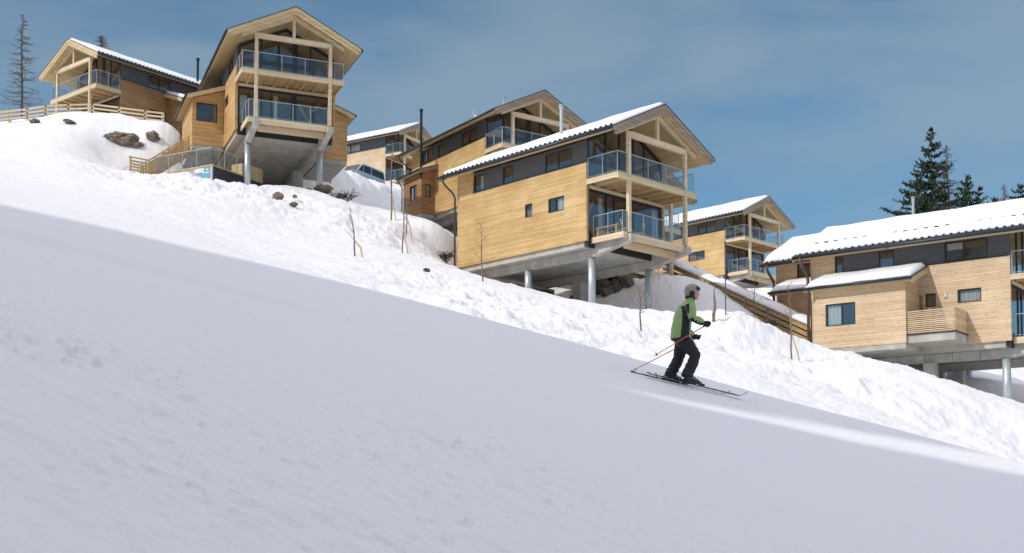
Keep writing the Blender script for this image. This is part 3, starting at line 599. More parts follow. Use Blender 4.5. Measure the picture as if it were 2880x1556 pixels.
H4 = chalet('timber_chalet', 'smaller distant snow-roofed chalet right of the middle one, above the long wooden stair', (20.52, 103.34, 20.32), 44.2, wood='larch', barge='barge_grey', snow=.2,
            lwin=[(4.2, 6.0, 1.5, 2.3, (5.1,)), (9.0, 9.8, 1.4, 2.1)], cler=CLER, rcler=CLER, brace=None, piers=(), seed=15)
H6 = chalet('timber_chalet', 'small snow-roofed chalet far back above the parked van', (-11.8, 131.16, 35.91), 58.6, wood='larch_pale', barge='barge_grey', snow=.2,
            cler=[(9.0, 10.3, 3.8, 4.7, (9.6,), (9.05, 10.2)), (5.6, 8.3, 3.8, 4.7, (7.0,), (5.7, 8.2))], rcler=CLER, piers=(), guards=0, seed=16)
HR = chalet('timber_chalet', 'large chalet at the right edge with thick roof snow, pale boards and slatted side balcony', (24.91, 54.34, 7.77), 52.5, wood='larch_pale', barge='barge', snow=.25,
            lwin=[(3.33, 4.42, 1.76, 2.40, (), (3.4, 4.35)), (5.43, 5.92, 1.73, 2.36)], cler=[(10.0, 10.40, 3.78, 4.7), (7.42, 8.18, 3.78, 4.7), (3.02, 5.0, 3.78, 4.72, (4.1,), (4.2, 4.9, 4.35))], rcler=CLER,
            annexL=dict(snow=.2, outer=(8.62, 10.12, .94, 2.02, (9.3,), (9.4, 10.05))), cols=((0, 2.5),), piers=((4.4, 6.0), (0, 6.0)), chim=[(2.6, 7.6, 6.2, 7.95, .065, 'steel')], guards=2, seed=17)
H7 = chalet('timber_chalet', 'chalet mostly hidden behind the right-edge one, only its snowy back corner showing', (25.05, 62.9, 9.1), 52.5, wood='larch_pale', barge='barge', snow=.30,
            cler=CLER, rcler=CLER, annexL=dict(snow=.22), cols=((0, 2.5), (4.4, 2.5)), piers=(), seed=18)
H8 = chalet('timber_chalet', 'chalet almost hidden behind the middle one, only its front right roof corner showing', (6.4, 69.0, 13.9), 44.0, wood='larch', barge='barge_grey', snow=.16,
            cler=CLER, rcler=CLER, cols=((0, 2.45), (4.4, 2.45)), piers=(), seed=19)
# the slatted side balcony of the right-hand chalet
b = MB(); b.box(-2.6, -.83, 4.0, 6.19, -.16, .2); sb = b.build('side_balcony', MAT['concrete'], HR)
b = MB()
for k in range(12):
    z = .27+k*.09; b.box(-2.64, -2.60, 3.97, 6.18, z, z+.05); b.box(-2.597, -.84, 3.97, 4.01, z, z+.05)
for y in (4.02, 5.1, 6.15): b.box(-2.597, -2.55, y, y+.05, .2, 1.36)
b.box(-.9, -.85, 4.012, 4.05, .2, 1.36); b.build('slatted_parapet', MAT['larch_pale'], sb)
b = MB(); b.box(-2.66, -.835, 3.94, 6.185, .203, .25); b.build('balcony_trim', MAT['metal'], sb)
b = MB(); b.box(-.88, -.822, 4.9, 5.02, 2.1, 2.35); b.build('wall_lamp', MAT['curtain'], HR)
b = MB(); b.box(-.85, -.824, 6.05, 6.18, 0.4, 2.3); b.build('door', MAT['larch_brown'], HR)
b = MB()
for y in (3.6, 4.9, 6.2, 7.5, 8.8): b.box(-.1785, -.1745, y, y+.025, -.86, -.3)
b.build('formwork_joints', MAT['pipe'], [c for c in HR.children if c.name.startswith('concrete_beam')][0])
# antenna on the roof of the chalet behind
b = MB(); b.tube([(3.0, 9.4, 6.2), (3.0, 9.4, 8.2)], .03, 6); b.tube([(2.2, 9.4, 7.5), (3.6, 9.4, 7.9)], .02, 5)
for k in range(6): x = 2.25+k*.26; b.tube([(x, 9.1, 7.5+k*.075), (x, 9.7, 7.5+k*.075)], .012, 4)
b.tube([(3.05, 9.3, 7.6), (3.12, 9.26, 7.62)], [.28, .3], 14); an = b.build('antenna', MAT['steel'], H5)

# garden furniture standing on the decks
def chair(house, x, y, z, rz, label, mat='curtain'):
    p = house.matrix_basis@Vector((x, y, z)); ro = empty('garden_chair', p, house.rotation_euler.z+rz); tag(ro, label, 'chair', 'garden chairs on the chalet decks')
    for sx in (-.22, .22):
        for sy in (-.2, .2): m = MB(); m.beam((sx, sy, 0), (sx*.9, sy*.9, .44), .035, .035, up=(0, 1, 0)); m.build('leg', MAT['frame'], ro)
    m = MB(); m.box(-.25, .25, -.24, .24, .442, .48); m.build('seat', MAT[mat], ro, bevel=.008)
    m = MB(); m.prism([(.19, .482), (.23, .482), (.32, .95), (.28, .95)], 'x', -.24, .24); m.build('backrest', MAT[mat], ro, bevel=.008)
chair(H3, .9, .9, 0, .6, 'white garden chair on the lower deck of the middle chalet, nearer its left post')
chair(H3, 2.1, 1.2, 0, -2.2, 'white garden chair on the lower deck of the middle chalet, further from its left post')
chair(H3, 3.6, .9, 2.842, 1.2, 'white garden chair on the upper balcony of the middle chalet')
chair(H1, 4.7, 1.0, 2.842, 1.4, 'brown garden chair on the corner balcony of the hilltop chalet', 'room')
chair(H4, 3.0, .8, 2.842, 2.6, 'brown garden chair on the upper balcony of the smaller chalet above the stair', 'room')
def bench(house, x, y, z, rz, label):
    p = house.matrix_basis@Vector((x, y, z)); ro = empty('wooden_bench', p, house.rotation_euler.z+rz); tag(ro, label, 'bench')
    m = MB(); m.box(-.75, .75, -.2, .2, .40, .45); m.build('seat', MAT['plank'], ro)
    for sx in (-.6, .6): m = MB(); m.box(sx-.06, sx+.06, -.19, .19, 0, .397); m.build('leg', MAT['plank'], ro)
bench(H3, -.2, 1.1, 0, math.pi/2, 'low wooden bench at the left end of the lower deck of the middle chalet')
# ------------------------------------------------------------------ fence, stairs, terrace
def V3(*a): return Vector(a)
fence_pts = [(-34.98, 83.0, 27.49), (-33.73, 83.0, 27.63), (-32.46, 83.0, 27.85), (-30.88, 83.0, 27.93), (-29.22, 83.0, 27.98), (-27.34, 83.0, 27.74), (-25.54, 83.0, 27.49), (-24.31, 83.0, 27.34)]
fe = empty('rail_fence', (-30, 82, ground(-30, 82))); tag(fe, 'pale wooden rail fence along the crest of the left snow hill', 'fence')
fe_o = Vector(fe.location)
for i, p in enumerate(fence_pts):
    g = ground(p[0], p[1])-.4; m = MB(); m.box(p[0]-.09-fe_o.x, p[0]+.09-fe_o.x, p[1]-.07-fe_o.y, p[1]+.07-fe_o.y, g-fe_o.z, p[2]+.05-fe_o.z); m.build('post', MAT['timber'], fe)
for lv in (0, .27, .54):
    m = MB()
    for a, b in zip(fence_pts[:-1], fence_pts[1:]): m.beam(V3(a[0]-.06, a[1]-.1, a[2]-lv)-fe_o, V3(b[0]+.06, b[1]-.1, b[2]-lv)-fe_o, .05, .12)
    a = fence_pts[0]; m.beam(V3(a[0]-2.6, a[1]-.1, a[2]-lv-.35)-fe_o, V3(a[0]-.07, a[1]-.1, a[2]-lv)-fe_o, .05, .16)
    m.build('rail', MAT['timber'], fe)
# terrace below the tall chalet
C0 = V3(-17.7, 70.5, 20.2); AX = V3(-.88, .475, 0).normalized(); BX = V3(.475, .88, 0).normalized()
te = empty('terrace', C0); tag(te, 'grey-clad wooden terrace with glass railing in front of the tall left chalet', 'terrace')
def T(s, t, z): return AX*s+BX*t+V3(0, 0, z)
def slab(mb, s0, s1, t0, t1, z0, z1, mi=0):
    P = [T(s0,t0,z0),T(s1,t0,z0),T(s1,t1,z0),T(s0,t1,z0),T(s0,t0,z1),T(s1,t0,z1),T(s1,t1,z1),T(s0,t1,z1)]
    mb.mesh(P, [(0,3,2,1),(4,5,6,7),(0,1,5,4),(1,2,6,5),(2,3,7,6),(3,0,4,7)], mi)
m = MB(); slab(m, -.04, 4.7, -.04, 3.4, -.09, 0); slab(m, 4.7, 7.4, .1, 1.9, -.16, -.03); m.build('deck', MAT['balcony_wood'], te)
m = MB(); slab(m, .06, 5.4, 0, .1, -2.2, -.094); m.build('front_wall', MAT['gwall'], te)
m = MB(); slab(m, -.003, .057, 0, 4.6, -2.4, -.094); m.build('side_wall', MAT['dwall'], te)
m = MB(); slab(m, -.03, .05, -.03, .05, -2.2, -.093); m.build('corner_trim', MAT['steel'], te)
m = MB(); slab(m, .06, .9, 2.7, 4.5, .004, .75); slab(m, .02, .06, 3.4, 4.55, -.09, .8); m.build('wooden_bench_box', MAT['soffit'], te)
def pathrail(par, pts, h, posts):
    f = MB()
    for p in posts: f.tube([p+V3(0,0,-.05), p+V3(0,0,h)], .025, 6)
    for a, b in zip(pts[:-1], pts[1:]): f.tube([a+V3(0,0,h), b+V3(0,0,h)], .026, 6)
    o = f.build('railing', MAT['rail'], par)
    for a, b in zip(posts[:-1], posts[1:]):
        q = MB(); u = V3(0,0,1); n = (b-a).cross(u).normalized()*.005; d = (b-a).normalized()*.04
        lo, hi = u*.08, u*(h-.05); q.mesh([a+d-n+lo, b-d-n+lo, b-d+n+lo, a+d+n+lo, a+d-n+hi, b-d-n+hi, b-d+n+hi, a+d+n+hi], [(0,3,2,1),(4,5,6,7),(0,1,5,4),(1,2,6,5),(2,3,7,6),(3,0,4,7)]); q.build('glass_panel', MAT['rail_glass'], o)
pathrail(te, [T(4.6,.04,0), T(.04,.04,0)], 1.05, [T(s,.04,0) for s in (4.6,3.5,2.4,1.25,.04)])
pathrail(te, [T(.04,.04,0), T(.04,3.2,0)], 1.05, [T(.04,s,0) for s in (.04,1.1,2.2,3.2)])
pathrail(te, [T(7.3,.2,-.05), T(6.2,.2,-.05)], .9, [T(7.3,.2,-.05), T(6.2,.2,-.05)])
po = empty('poster', C0+T(.2,-.02,0)); tag(po, 'blue and white poster on the pale grey terrace wall', 'poster')
def pslab(mb, s0, s1, t0, t1, z0, z1):
    P = [T(s0,t0,z0),T(s1,t0,z0),T(s1,t1,z0),T(s0,t1,z0),T(s0,t0,z1),T(s1,t0,z1),T(s1,t1,z1),T(s0,t1,z1)]; o = T(.2,-.02,0)
    mb.mesh([p-o for p in P], [(0,3,2,1),(4,5,6,7),(0,1,5,4),(1,2,6,5),(2,3,7,6),(3,0,4,7)])
m = MB(); pslab(m, .2, 1.05, -.014, -.003, -.85, -.12); m.build('poster_sheet', MAT['bluesign'], po)
m = MB(); pslab(m, .62, 1.35, -.026, -.016, -.40, -.13); m.build('white_panel', MAT['whitesign'], po)
m = MB(); pslab(m, .2, .75, -.02, -.0155, -.47, -.40); pslab(m, .3, .5, -.02, -.0155, -.30, -.22); m.build('white_band', MAT['whitesign'], po)
# timber stair up to the tall chalet
S0, S1 = V3(-22.3, 73.4, 20.2), V3(-20.2, 75.2, 22.35); st = empty('wooden_stair', S0); tag(st, 'pale wooden stair with slatted railings climbing to the tall left chalet', 'stair')
run = S1-S0; hor = V3(run.x, run.y, 0).normalized(); per = V3(-hor.y, hor.x, 0)
for w in (0, 1.25):
    m = MB(); o = per*w; m.beam(o, run+o, .08, .32); m.build('stringer', MAT['larch'], st)
    m = MB()
    for h in (.3, .48, .66, .84): m.beam(o+V3(0,0,h)-per*.05, run+o+V3(0,0,h)-per*.05, .03, .11)
    m.beam(o+V3(0,0,1.06), run+o+V3(0,0,1.06), .12, .06)
    for k in range(4): p = o+run*(k/3); m.beam(p+V3(0,0,-.1), p+V3(0,0,1.03), .09, .09, up=hor)
    if w == 0:
        for h in (.12, .3, .48, .66, .84): m.beam(o+V3(0,0,h)-hor*.06, o-hor*1.25+V3(0,0,h), .03, .11)
        m.beam(o+V3(0,0,1.06)-hor*.06, o-hor*1.3+V3(0,0,1.06), .12, .06); m.beam(o-hor*1.2+V3(0,0,-.8), o-hor*1.2+V3(0,0,1.03), .1, .1, up=hor)
    m.build('slatted_railing', MAT['soffit'], st)
m = MB(); n = 11
for k in range(n): p = run*((k+.5)/n); m.beam(p+per*.05, p+per*1.2, .26, .05)
m.build('treads', MAT['soffit'], st)
m = MB(); m.beam(run+V3(0,0,-.02), run+hor*1.3+V3(0,0,-.02)+per*0, .1, .2); 
for h in (.28, .46, .64, .82, 1.04): m.beam(run+V3(0,0,h), run+hor*1.3+V3(0,0,h), .04, .1)
for k in (0.02, .5, 1): p = run+hor*1.3*k; m.beam(p+V3(0,0,-1.2), p+V3(0,0,1.08), .1, .1, up=hor)
m.build('landing_railing', MAT['soffit'], st)
# long snow-covered boarded stair between the middle and right chalets
A0, B0 = V3(9.4, 74.6, 15.25), V3(15.2, 61.6, 9.2); ls = empty('boarded_stair', A0); tag(ls, 'long snow-covered wooden stair with boarded sides running down to the right-edge chalet', 'stair')
run = B0-A0; hor = V3(run.x, run.y, 0).normalized(); per = V3(-hor.y, hor.x, 0)
if per.y < 0: per = -per
for w in (0, 1.5):
    m = MB(); o = per*w
    for h in (-.12, -.43, -.74): m.beam(o+V3(0,0,h), run+o+V3(0,0,h), .05, .2)
    m.build('side_boards', MAT['plank'], ls)
    m = MB(); m.beam(o+V3(0,0,.06), run+o+V3(0,0,.06), .16, .05); m.build('handrail', MAT['barge_grey'], ls)
    for k in range(7):
        p = o+run*((k+.3)/7)-per*.045; m = MB(); gz_ = ground(A0.x+p.x, A0.y+p.y)-A0.z-.3; m.beam(V3(p.x, p.y, max(gz_, p.z-2.2)), p+V3(0,0,.1), .08, .08, up=hor); m.build('post', MAT['barge_grey'], ls)
m = MB(); m.beam(per*.75+V3(0,0,-.75), run+per*.75+V3(0,0,-.75), 1.4, .12, up=per.cross(run.normalized())); m.build('treads', MAT['balcony_wood'], ls)
m = MB(); rng = np.random.RandomState(5); nn = 40; rg = []
for i in range(nn+1):
    c = run*(i/nn); e = min(1, i/2, (nn-i)/2); b = .02+.17*e*(1+.4*math.sin(i*.9)+.3*rng.rand())
    rg.append([c+per*.06+V3(0,0,-.2), c+per*.06+V3(0,0,-.05+b*.6), c+per*.5+V3(0,0,b), c+per*1.0+V3(0,0,b*1.1), c+per*1.44+V3(0,0,-.05+b*.6), c+per*1.44+V3(0,0,-.2)])
m.rings(rg); m.build('snow_cover', MAT['roofsnow'], ls, smooth=True)
# ------------------------------------------------------------------ van parked above the snow bank
van = empty('parked_van', (-14.6, 103.5, 28.1), 0); tag(van, 'silver van half hidden behind the ploughed snow bank', 'van')
dv = V3(.50, .866, 0); van.rotation_euler.z = math.atan2(dv.y, dv.x); van.rotation_euler.y = 0
m = MB()
prof = [(-.1,.45),(0,.95),(.75,1.1),(1.45,1.82),(1.75,1.93),(4.55,1.9),(4.8,1.75),(4.9,1.0),(4.9,.4)]
m.prism(prof, 'y', -.9, .9); bo = m.build('body', MAT['carpaint'], van, bevel=.05)
for sg in (-1, 1):
    y0, y1 = sorted((sg*.9, sg*.912))
    for poly in ([(.95,1.16),(1.5,1.72),(1.62,1.72),(1.62,1.16)], [(1.72,1.16),(1.72,1.76),(2.75,1.76),(2.75,1.16)], [(2.87,1.16),(2.87,1.76),(4.55,1.72),(4.7,1.3),(4.7,1.16)]):
        m = MB(); m.prism(poly, 'y', y0, y1); m.build('side_window', MAT['carglass'], van)
m = MB(); m.mesh([(.78,-.78,1.155),(.78,.78,1.155),(1.4,.72,1.79),(1.4,-.72,1.79),(.76,-.78,1.17),(.76,.78,1.17),(1.38,.72,1.805),(1.38,-.72,1.805)], [(0,1,2,3),(4,7,6,5),(0,4,5,1),(1,5,6,2),(2,6,7,3),(3,7,4,0)]); m.build('windscreen', MAT['carglass'], van)
for x in (.85, 4.0):
    for sg in (-1, 1):
        m = MB(); m.tube([(x, sg*.7, .36), (x, sg*.93, .36)], .34, 18); w = m.build('wheel', MAT['rubber'], van); m = MB(); m.tube([(x, sg*.925, .36), (x, sg*.94, .36)], .2, 14); m.build('rim', MAT['rail'], w)
for sg in (-1, 1):
    m = MB(); m.ell((.02, sg*.68, .86), (.1, .16, .09)); m.build('headlight', MAT['rail_glass'], van, smooth=True)
# ------------------------------------------------------------------ rocks, shrubs
def rock(x, y, z, r, label, seed, mat='rock', name='rock', cat='rock', group=None):
    bm = bmesh.new(); bmesh.ops.create_icosphere(bm, subdivisions=4, radius=1); rg = np.random.RandomState(seed); o3 = rg.rand(3)*20
    co = np.array([v.co for v in bm.verts]); n = np.zeros(len(co))
    for k, (f, a) in enumerate(((1.3, .55), (2.9, .4), (6.5, .22), (13, .1))):
        n += a*(vnoise(co[:,0]*f+o3[0]+co[:,2]*f*.7, co[:,1]*f+o3[1]-co[:,2]*f*.9, seed+k))
    for v, q in zip(bm.verts, n): v.co = v.co*(1+q); v.co.x *= r[0]; v.co.y *= r[1]; v.co.z *= r[2]
    me = bpy.data.meshes.new(name); bm.to_mesh(me); bm.free(); me.materials.append(MAT[mat])
    o = bpy.data.objects.new(name, me); COL.objects.link(o); o.location = (x, y, z); o.rotation_euler = (0, 0, rg.rand()*3); tag(o, label, cat, group); return o
rock(-25.47, 77.83, 23.91, (1.1, .7, .42), 'long brown rock breaking through the snow under the rail fence', 31, 'rockbrown')
rock(-24.57, 77.64, 23.52, (.5, .4, .22), 'small rock at the lower end of the long brown rock', 32, 'rockbrown')
rock(-23.57, 78.34, 24.28, (.42, .4, .35), 'round grey rock beside the top of the pale wooden stair', 33, 'rockbrown')
rock(-31.05, 77.66, 25.03, (.55, .3, .14), 'flat rock patch on the snow hill, left of its twin under the fence', 34, 'rockbrown')
rock(-28.99, 78.03, 25.17, (.4, .3, .1), 'flattest rock patch on the snow hill, right of its twin under the fence', 35, 'rockbrown')
rock(-12.17, 62.21, 16.12, (.26, .22, .2), 'lone brown stone on the snow below the tall left chalet', 36, 'rockbrown')
rock(-11.12, 60.95, 15.39, (.34, .2, .07), 'thin dark stone on the snow right of the lone brown stone', 37, 'rockbrown')
rock(-11.54, 63.63, 16.49, (.15, .12, .09), 'tiny stone on the snow just under the tall chalet columns', 38, 'rockbrown')
rock(-24.3, 73.3, 20.2, (.42, .35, .4), 'brown stump-like rock at the left end of the terrace', 39, 'rockbrown')
rock(-14.9, 75.8, 19.75, (1.1, .8, .55), 'snow-dusted boulder under the floor of the tall chalet, left', 40, 'rockbrown')
rock(-13.2, 75.6, 19.4, (.9, .8, .7), 'rounded boulder under the tall chalet next to its concrete pier', 41, 'rockbrown')
rock(-11.5, 72.5, ground(-11.5, 72.5)+.1, (.6, .5, .22), 'flat rock at the foot of the right steel column of the tall chalet', 42, 'rockbrown')
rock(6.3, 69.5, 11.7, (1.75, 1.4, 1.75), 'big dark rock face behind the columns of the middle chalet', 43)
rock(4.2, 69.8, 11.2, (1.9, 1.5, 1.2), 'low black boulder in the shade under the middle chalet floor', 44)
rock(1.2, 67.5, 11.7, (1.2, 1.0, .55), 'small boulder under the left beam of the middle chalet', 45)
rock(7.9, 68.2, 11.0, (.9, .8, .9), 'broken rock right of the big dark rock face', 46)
rock(-3.43, 48.37, 9.52, (.16, .12, .08), 'single dark clod on the smooth bank left of the middle chalet', 47)
def shrub(x, y, h, w, n, label, seed, mat='shrub'):
    rg = random.Random(seed); z = ground(x, y); ro = empty('shrub', (x, y, z)); tag(ro, label, 'shrub')
    st_ = MB(); lf = MB()
    for k in range(n):
        a = rg.uniform(0, 6.28); b = rg.uniform(.1, w); p = V3(math.cos(a)*b, math.sin(a)*b*.6, rg.uniform(.4, 1)*h); st_.tube([V3(p.x*.2, p.y*.2, -.15), p*.6, p], [.015, .01, .005], 5)
        for j in range(14):
            q = p*rg.uniform(.5, 1.05)+V3(rg.gauss(0, .07), rg.gauss(0, .06), rg.gauss(0, .07)); e = rg.uniform(.03, .07); u = V3(rg.gauss(0,1), rg.gauss(0,1), rg.gauss(0,1)).normalized()*e; v = u.orthogonal()
            lf.face([q-u, q+v*.5, q+u, q-v*.5])
    st_.build('stems', MAT['bark'], ro); lf.build('leaves', MAT[mat], ro, weld=False)
shrub(-9.9, 70.4, .55, 1.0, 26, 'dark evergreen shrub on the snow crest right of the tall chalet columns', 51)
shrub(12.0, 55.6, .55, .35, 14, 'small dark shrub at the bank crest under the long boarded stair', 52)
shrub(-3.7, 66.6, .5, .5, 18, 'dark shrub in the gap between the middle chalet drainpipe and the snow', 53)
# ------------------------------------------------------------------ young trees and stakes on the bank
def sapling(x, y, h, label, seed, twigs=7, lean=.05, stake=True, r=.03, spread=.35, low=.25):
    rg = random.Random(seed); z = ground(x, y); ro = empty('sapling', (x, y, z)); tag(ro, label, 'sapling')
    m = MB(); pts = [V3(0, 0, -.3)]+[V3(lean*h*t+.03*math.sin(t*7+seed), 0, h*t) for t in (.12, .3, .5, .7, .87, 1)]
    m.tube(pts, [r*1.15, r*1.1, r, r*.85, r*.6, r*.4, r*.15], 6); m.build('trunk', MAT['twig'], ro)
    c = MB()
    for k in range(twigs):
        t = low+(1-low)*(k+.5)/twigs; p = V3(lean*h*t, 0, h*t); a = rg.uniform(0, 6.28); ln = spread*(1.15-t)*rg.uniform(.6, 1.3)+.1
        q = p+V3(math.cos(a)*ln, math.sin(a)*ln, ln*rg.uniform(.6, 1.3)); mid = p+(q-p)*.5+V3(0, 0, -.05*ln); c.tube([p, mid, q], [r*.4, r*.3, r*.12], 4)
        for j in range(2): s_ = p+(q-p)*rg.uniform(.4, .8); c.tube([s_, s_+V3(rg.gauss(0, .5), rg.gauss(0, .5), rg.uniform(.3, .9))*ln*.5], [r*.2, r*.1], 4)
    c.build('crown', MAT['twig'], ro)
    if stake:
        m = MB(); m.tube([V3(.3, -.05, -.3), V3(.2, -.03, .3), V3(lean*h*.3+.03, 0, h*.3)], [.035, .035, .03], 6); m.build('stake', MAT['soffit'], ro)
sapling(-6.18, 47.37, 1.9, 'leaning bare sapling with a stake, leftmost on the smooth bank below the brown annex', 61, lean=-.11, twigs=5)
sapling(-5.12, 55.83, 3.4, 'tall bare sapling with a pale stake in front of the brown annex', 62, lean=.04)
sapling(-5.86, 66.27, 2.6, 'thin bare sapling standing directly against the brown annex corner', 63, lean=.02, twigs=9)
sapling(-7.07, 70.02, 4.6, 'tallest bare sapling, on the shaded snow left of the brown annex', 64, lean=.01, r=.04, twigs=8)
sapling(-10.15, 100.60, 3.4, 'bare sapling on the snow bank right below the parked van', 69, lean=0, r=.04, twigs=6, stake=False)
sapling(-1.26, 51.87, 2.5, 'bare forked sapling in front of the boarded wall of the middle chalet', 65, twigs=6, stake=False, spread=.5, lean=-.04)
sapling(4.89, 45.46, 1.55, 'small branching sapling in front of the right steel column, left of the skier', 66, twigs=12, stake=False, spread=.55, low=.3, lean=-.06)
sapling(11.14, 47.91, 3.0, 'tall thin sapling with a stake left of the right-edge chalet', 67, lean=-.03, twigs=10)
sapling(8.28, 49.36, 1.3, 'short thick dead stem on the bank crest right of the skier', 68, twigs=0, stake=False, r=.06)
sapling(12.5, 62.2, 2.2, 'leafless bushy sapling in front of the small chalet above the boarded stair', 70, twigs=16, stake=False, spread=.6, r=.025)
sp = empty('marker_pole', (8.88, 49.95, ground(8.88, 49.95))); tag(sp, 'thin dark pole in front of the long boarded stair', 'pole'); m = MB(); m.tube([(0,0,-.4),(0,0,3.0)], .025, 7); m.build('rod', MAT['pipe'], sp); m = MB(); m.tube([(0,0,2.95),(0,0,3.03)], .04, 7); m.build('cap', MAT['metal'], sp)
# ------------------------------------------------------------------ trees
def bare_larch(x, y, ztop, label, seed, w=2.2, dens=70, zmin=None):
    rg = random.Random(seed); z = ground(x, y)-.3; h = ztop-z; ro = empty('larch_tree', (x, y, z)); tag(ro, label, 'tree')
    m = MB(); n = 10; pts = [V3(.12*math.sin(k*1.1+seed), .1*math.cos(k*1.7), h*k/n) for k in range(n+1)]; r0 = .012*h
    m.tube(pts, [r0*(1-.93*k/n) for k in range(n+1)], 8); m.build('trunk', MAT['bark'], ro)
    c = MB(); f0 = (zmin-z)/h if zmin else .25
    for k in range(dens):
        t = f0+(1-f0)*((k+rg.random())/dens); L_ = w*(1.02-t)**.75/(1.02-f0)**.75*rg.uniform(.55, 1.15); a = rg.uniform(0, 6.28)
        p = V3(0, 0, h*t); d = V3(math.cos(a), math.sin(a), 0); dr = rg.uniform(-.15, .12)
        pp = [p, p+d*L_*.5+V3(0, 0, dr*L_*.5), p+d*L_+V3(0, 0, dr*L_+.12*L_)]; c.tube(pp, [.036, .024, .009], 4)
        for j in range(int(5+L_*6)):
            s = rg.uniform(.2, 1); q = p+d*L_*s+V3(0, 0, dr*L_*s); e = rg.uniform(.15, .5)*(1.1-t*.5); c.tube([q, q+V3(rg.gauss(0, .6), rg.gauss(0, .6), rg.uniform(-.7, .35))*e], [.014, .006], 3)
    c.build('crown', MAT['larchbark'], ro)
def spruce(x, y, ztop, label, seed, w=3.0, zmin=None, gaps=.25, dens=1.0, skew=0):
    rg = random.Random(seed); z = ground(x, y)-.3; h = ztop-z; ro = empty('spruce_tree', (x, y, z)); tag(ro, label, 'tree')
    m = MB(); m.tube([(0,0,0), (.05,0,h*.5), (0,0,h)], [.011*h, .007*h, .02], 8); m.build('trunk', MAT['bark'], ro)
    c = MB(); f0 = max(.08, (zmin-z)/h if zmin else .15); t = f0
    while t < .995:
        rad = w*(1-t)**.8/(1-f0)**.8+.12; nb = max(3, int((4+rad*2.2)*dens))
        for b in range(nb):
            if rg.random() < gaps: continue
            a = rg.uniform(0, 6.28); L_ = rad*rg.uniform(.5, 1.2)*(1+skew*math.cos(a)); d = V3(math.cos(a), math.sin(a), 0); sl = rg.uniform(-.42, -.05)+.25*t
            p0 = V3(0, 0, h*t); n = max(4, int(L_/.19))
            for k in range(n):
                s = (k+1)/n; q = p0+d*L_*s+V3(0, 0, sl*L_*s+.22*L_*s*s)
                for j in range(3):
                    e = (.28-.12*s)*rg.uniform(.6, 1.25)*(.55+.2*rad**.5); side = V3(-d.y, d.x, 0)*rg.gauss(0, .8)+d*rg.uniform(.1, .7)+V3(0, 0, rg.uniform(-.75, .12))
                    side.normalize(); u = V3(rg.gauss(0, 1), rg.gauss(0, 1), rg.gauss(0, 1)).cross(side)*.16
                    c.face([q-u, q+side*e*.5-u*1.2, q+side*e*1.3, q+side*e*.5+u*1.2, q+u])
        t += (.36+.22*rg.random())/h*(1.0+.3*rad/w)
    c.build('crown', MAT['needle'], ro, weld=False)
def tp(px, py, d): return (px-1440)/3405.7*d, d, ((1239.5-py)/3405.7+.0547)*d*1.003
def tree(fn, px, py, d, label, seed, base=None, **k):
    x, y, zt = tp(px, py, d); fn(x, y, zt, label, seed, zmin=tp(px, base, d)[2] if base else None, **k)
tree(bare_larch, 36, 18, 112, 'bare larch with drooping twigs left of the hilltop chalet', 71, base=285, w=2.4, dens=110)
tree(bare_larch, 262, 82, 118, 'top of a bare larch showing above the roof of the hilltop chalet', 72, base=150, w=1.5, dens=90)
tree(spruce, 2636, 350, 125, 'tallest dark spruce above the roof of the right-edge chalet', 73, base=600, w=2.9, gaps=.22)
tree(spruce, 2598, 470, 120, 'spruce with sparse drooping boughs left of the tallest spruce', 74, base=600, w=2.3, gaps=.25, skew=-.3)
tree(bare_larch, 2681, 398, 128, 'bare brownish larch right beside the tallest spruce', 75, base=600, w=2.5, dens=110)
tree(spruce, 2672, 440, 130, 'slim spruce standing inside the bare brownish larch', 79, base=600, w=1.4, gaps=.5)
tree(spruce, 2735, 486, 124, 'middle-sized spruce right of the bare brownish larch', 76, base=600, w=2.1, gaps=.3)
tree(spruce, 2768, 520, 126, 'short broad spruce at the right end of the tree group', 77, base=600, w=1.9, gaps=.3)
tree(spruce, 2888, 512, 130, 'spruce cut off by the right edge of the picture', 78, base=590, w=1.6, gaps=.3)
tree(spruce, 2817, 548, 126, 'tiny spruce tip showing above the snowy roof near the right edge', 80, base=590, w=.7, gaps=.2)
tree(bare_larch, 2843, 512, 134, 'small bare larch above the snowy roof between two spruces near the right edge', 81, base=580, w=1.0, dens=45)
# ------------------------------------------------------------------ skier
SKX, SKY_ = 3.03, 21.3; SKZ = ground(SKX, SKY_)+.02
YAW = math.atan2(.1, 1.0); SLOPE = -.232
MAT.update(green=plain('green_jacket', (.27, .43, .15), .6, 0, .12, 5, .5), black=plain('black_fabric', (.011, .012, .016), .65, 0, .3, 7, .6), trouser=plain('black_trousers', (.012, .013, .019), .7, 0, .35, 6, .8),
           skin=plain('skin', (.55, .32, .23), .5, 0, .06, 8), helmet=plain('beige_helmet', (.31, .28, .22), .4, 0, .3, 14), boot=plain('ski_boot', (.02, .022, .025), .3, 0, .3, 10), buckle=plain('light_buckle', (.5, .52, .53), .35, .3),
           polered=plain('red_pole', (.50, .12, .075), .35, 0, .15, 6), skiblack=plain('black_ski', (.012, .013, .014), .3, 0, .1), skiyel=plain('yellow_print', (.55, .46, .06), .4), skiwhite=plain('white_print', (.6, .6, .58), .4), lens=plain('goggle_lens', (.03, .03, .035), .12, .3), hair=plain('dark_hair', (.03, .022, .016), .7))
sk = empty('person', (SKX, SKY_, SKZ), YAW); tag(sk, 'skier in a green and black jacket, black trousers and beige helmet gliding right', 'person')
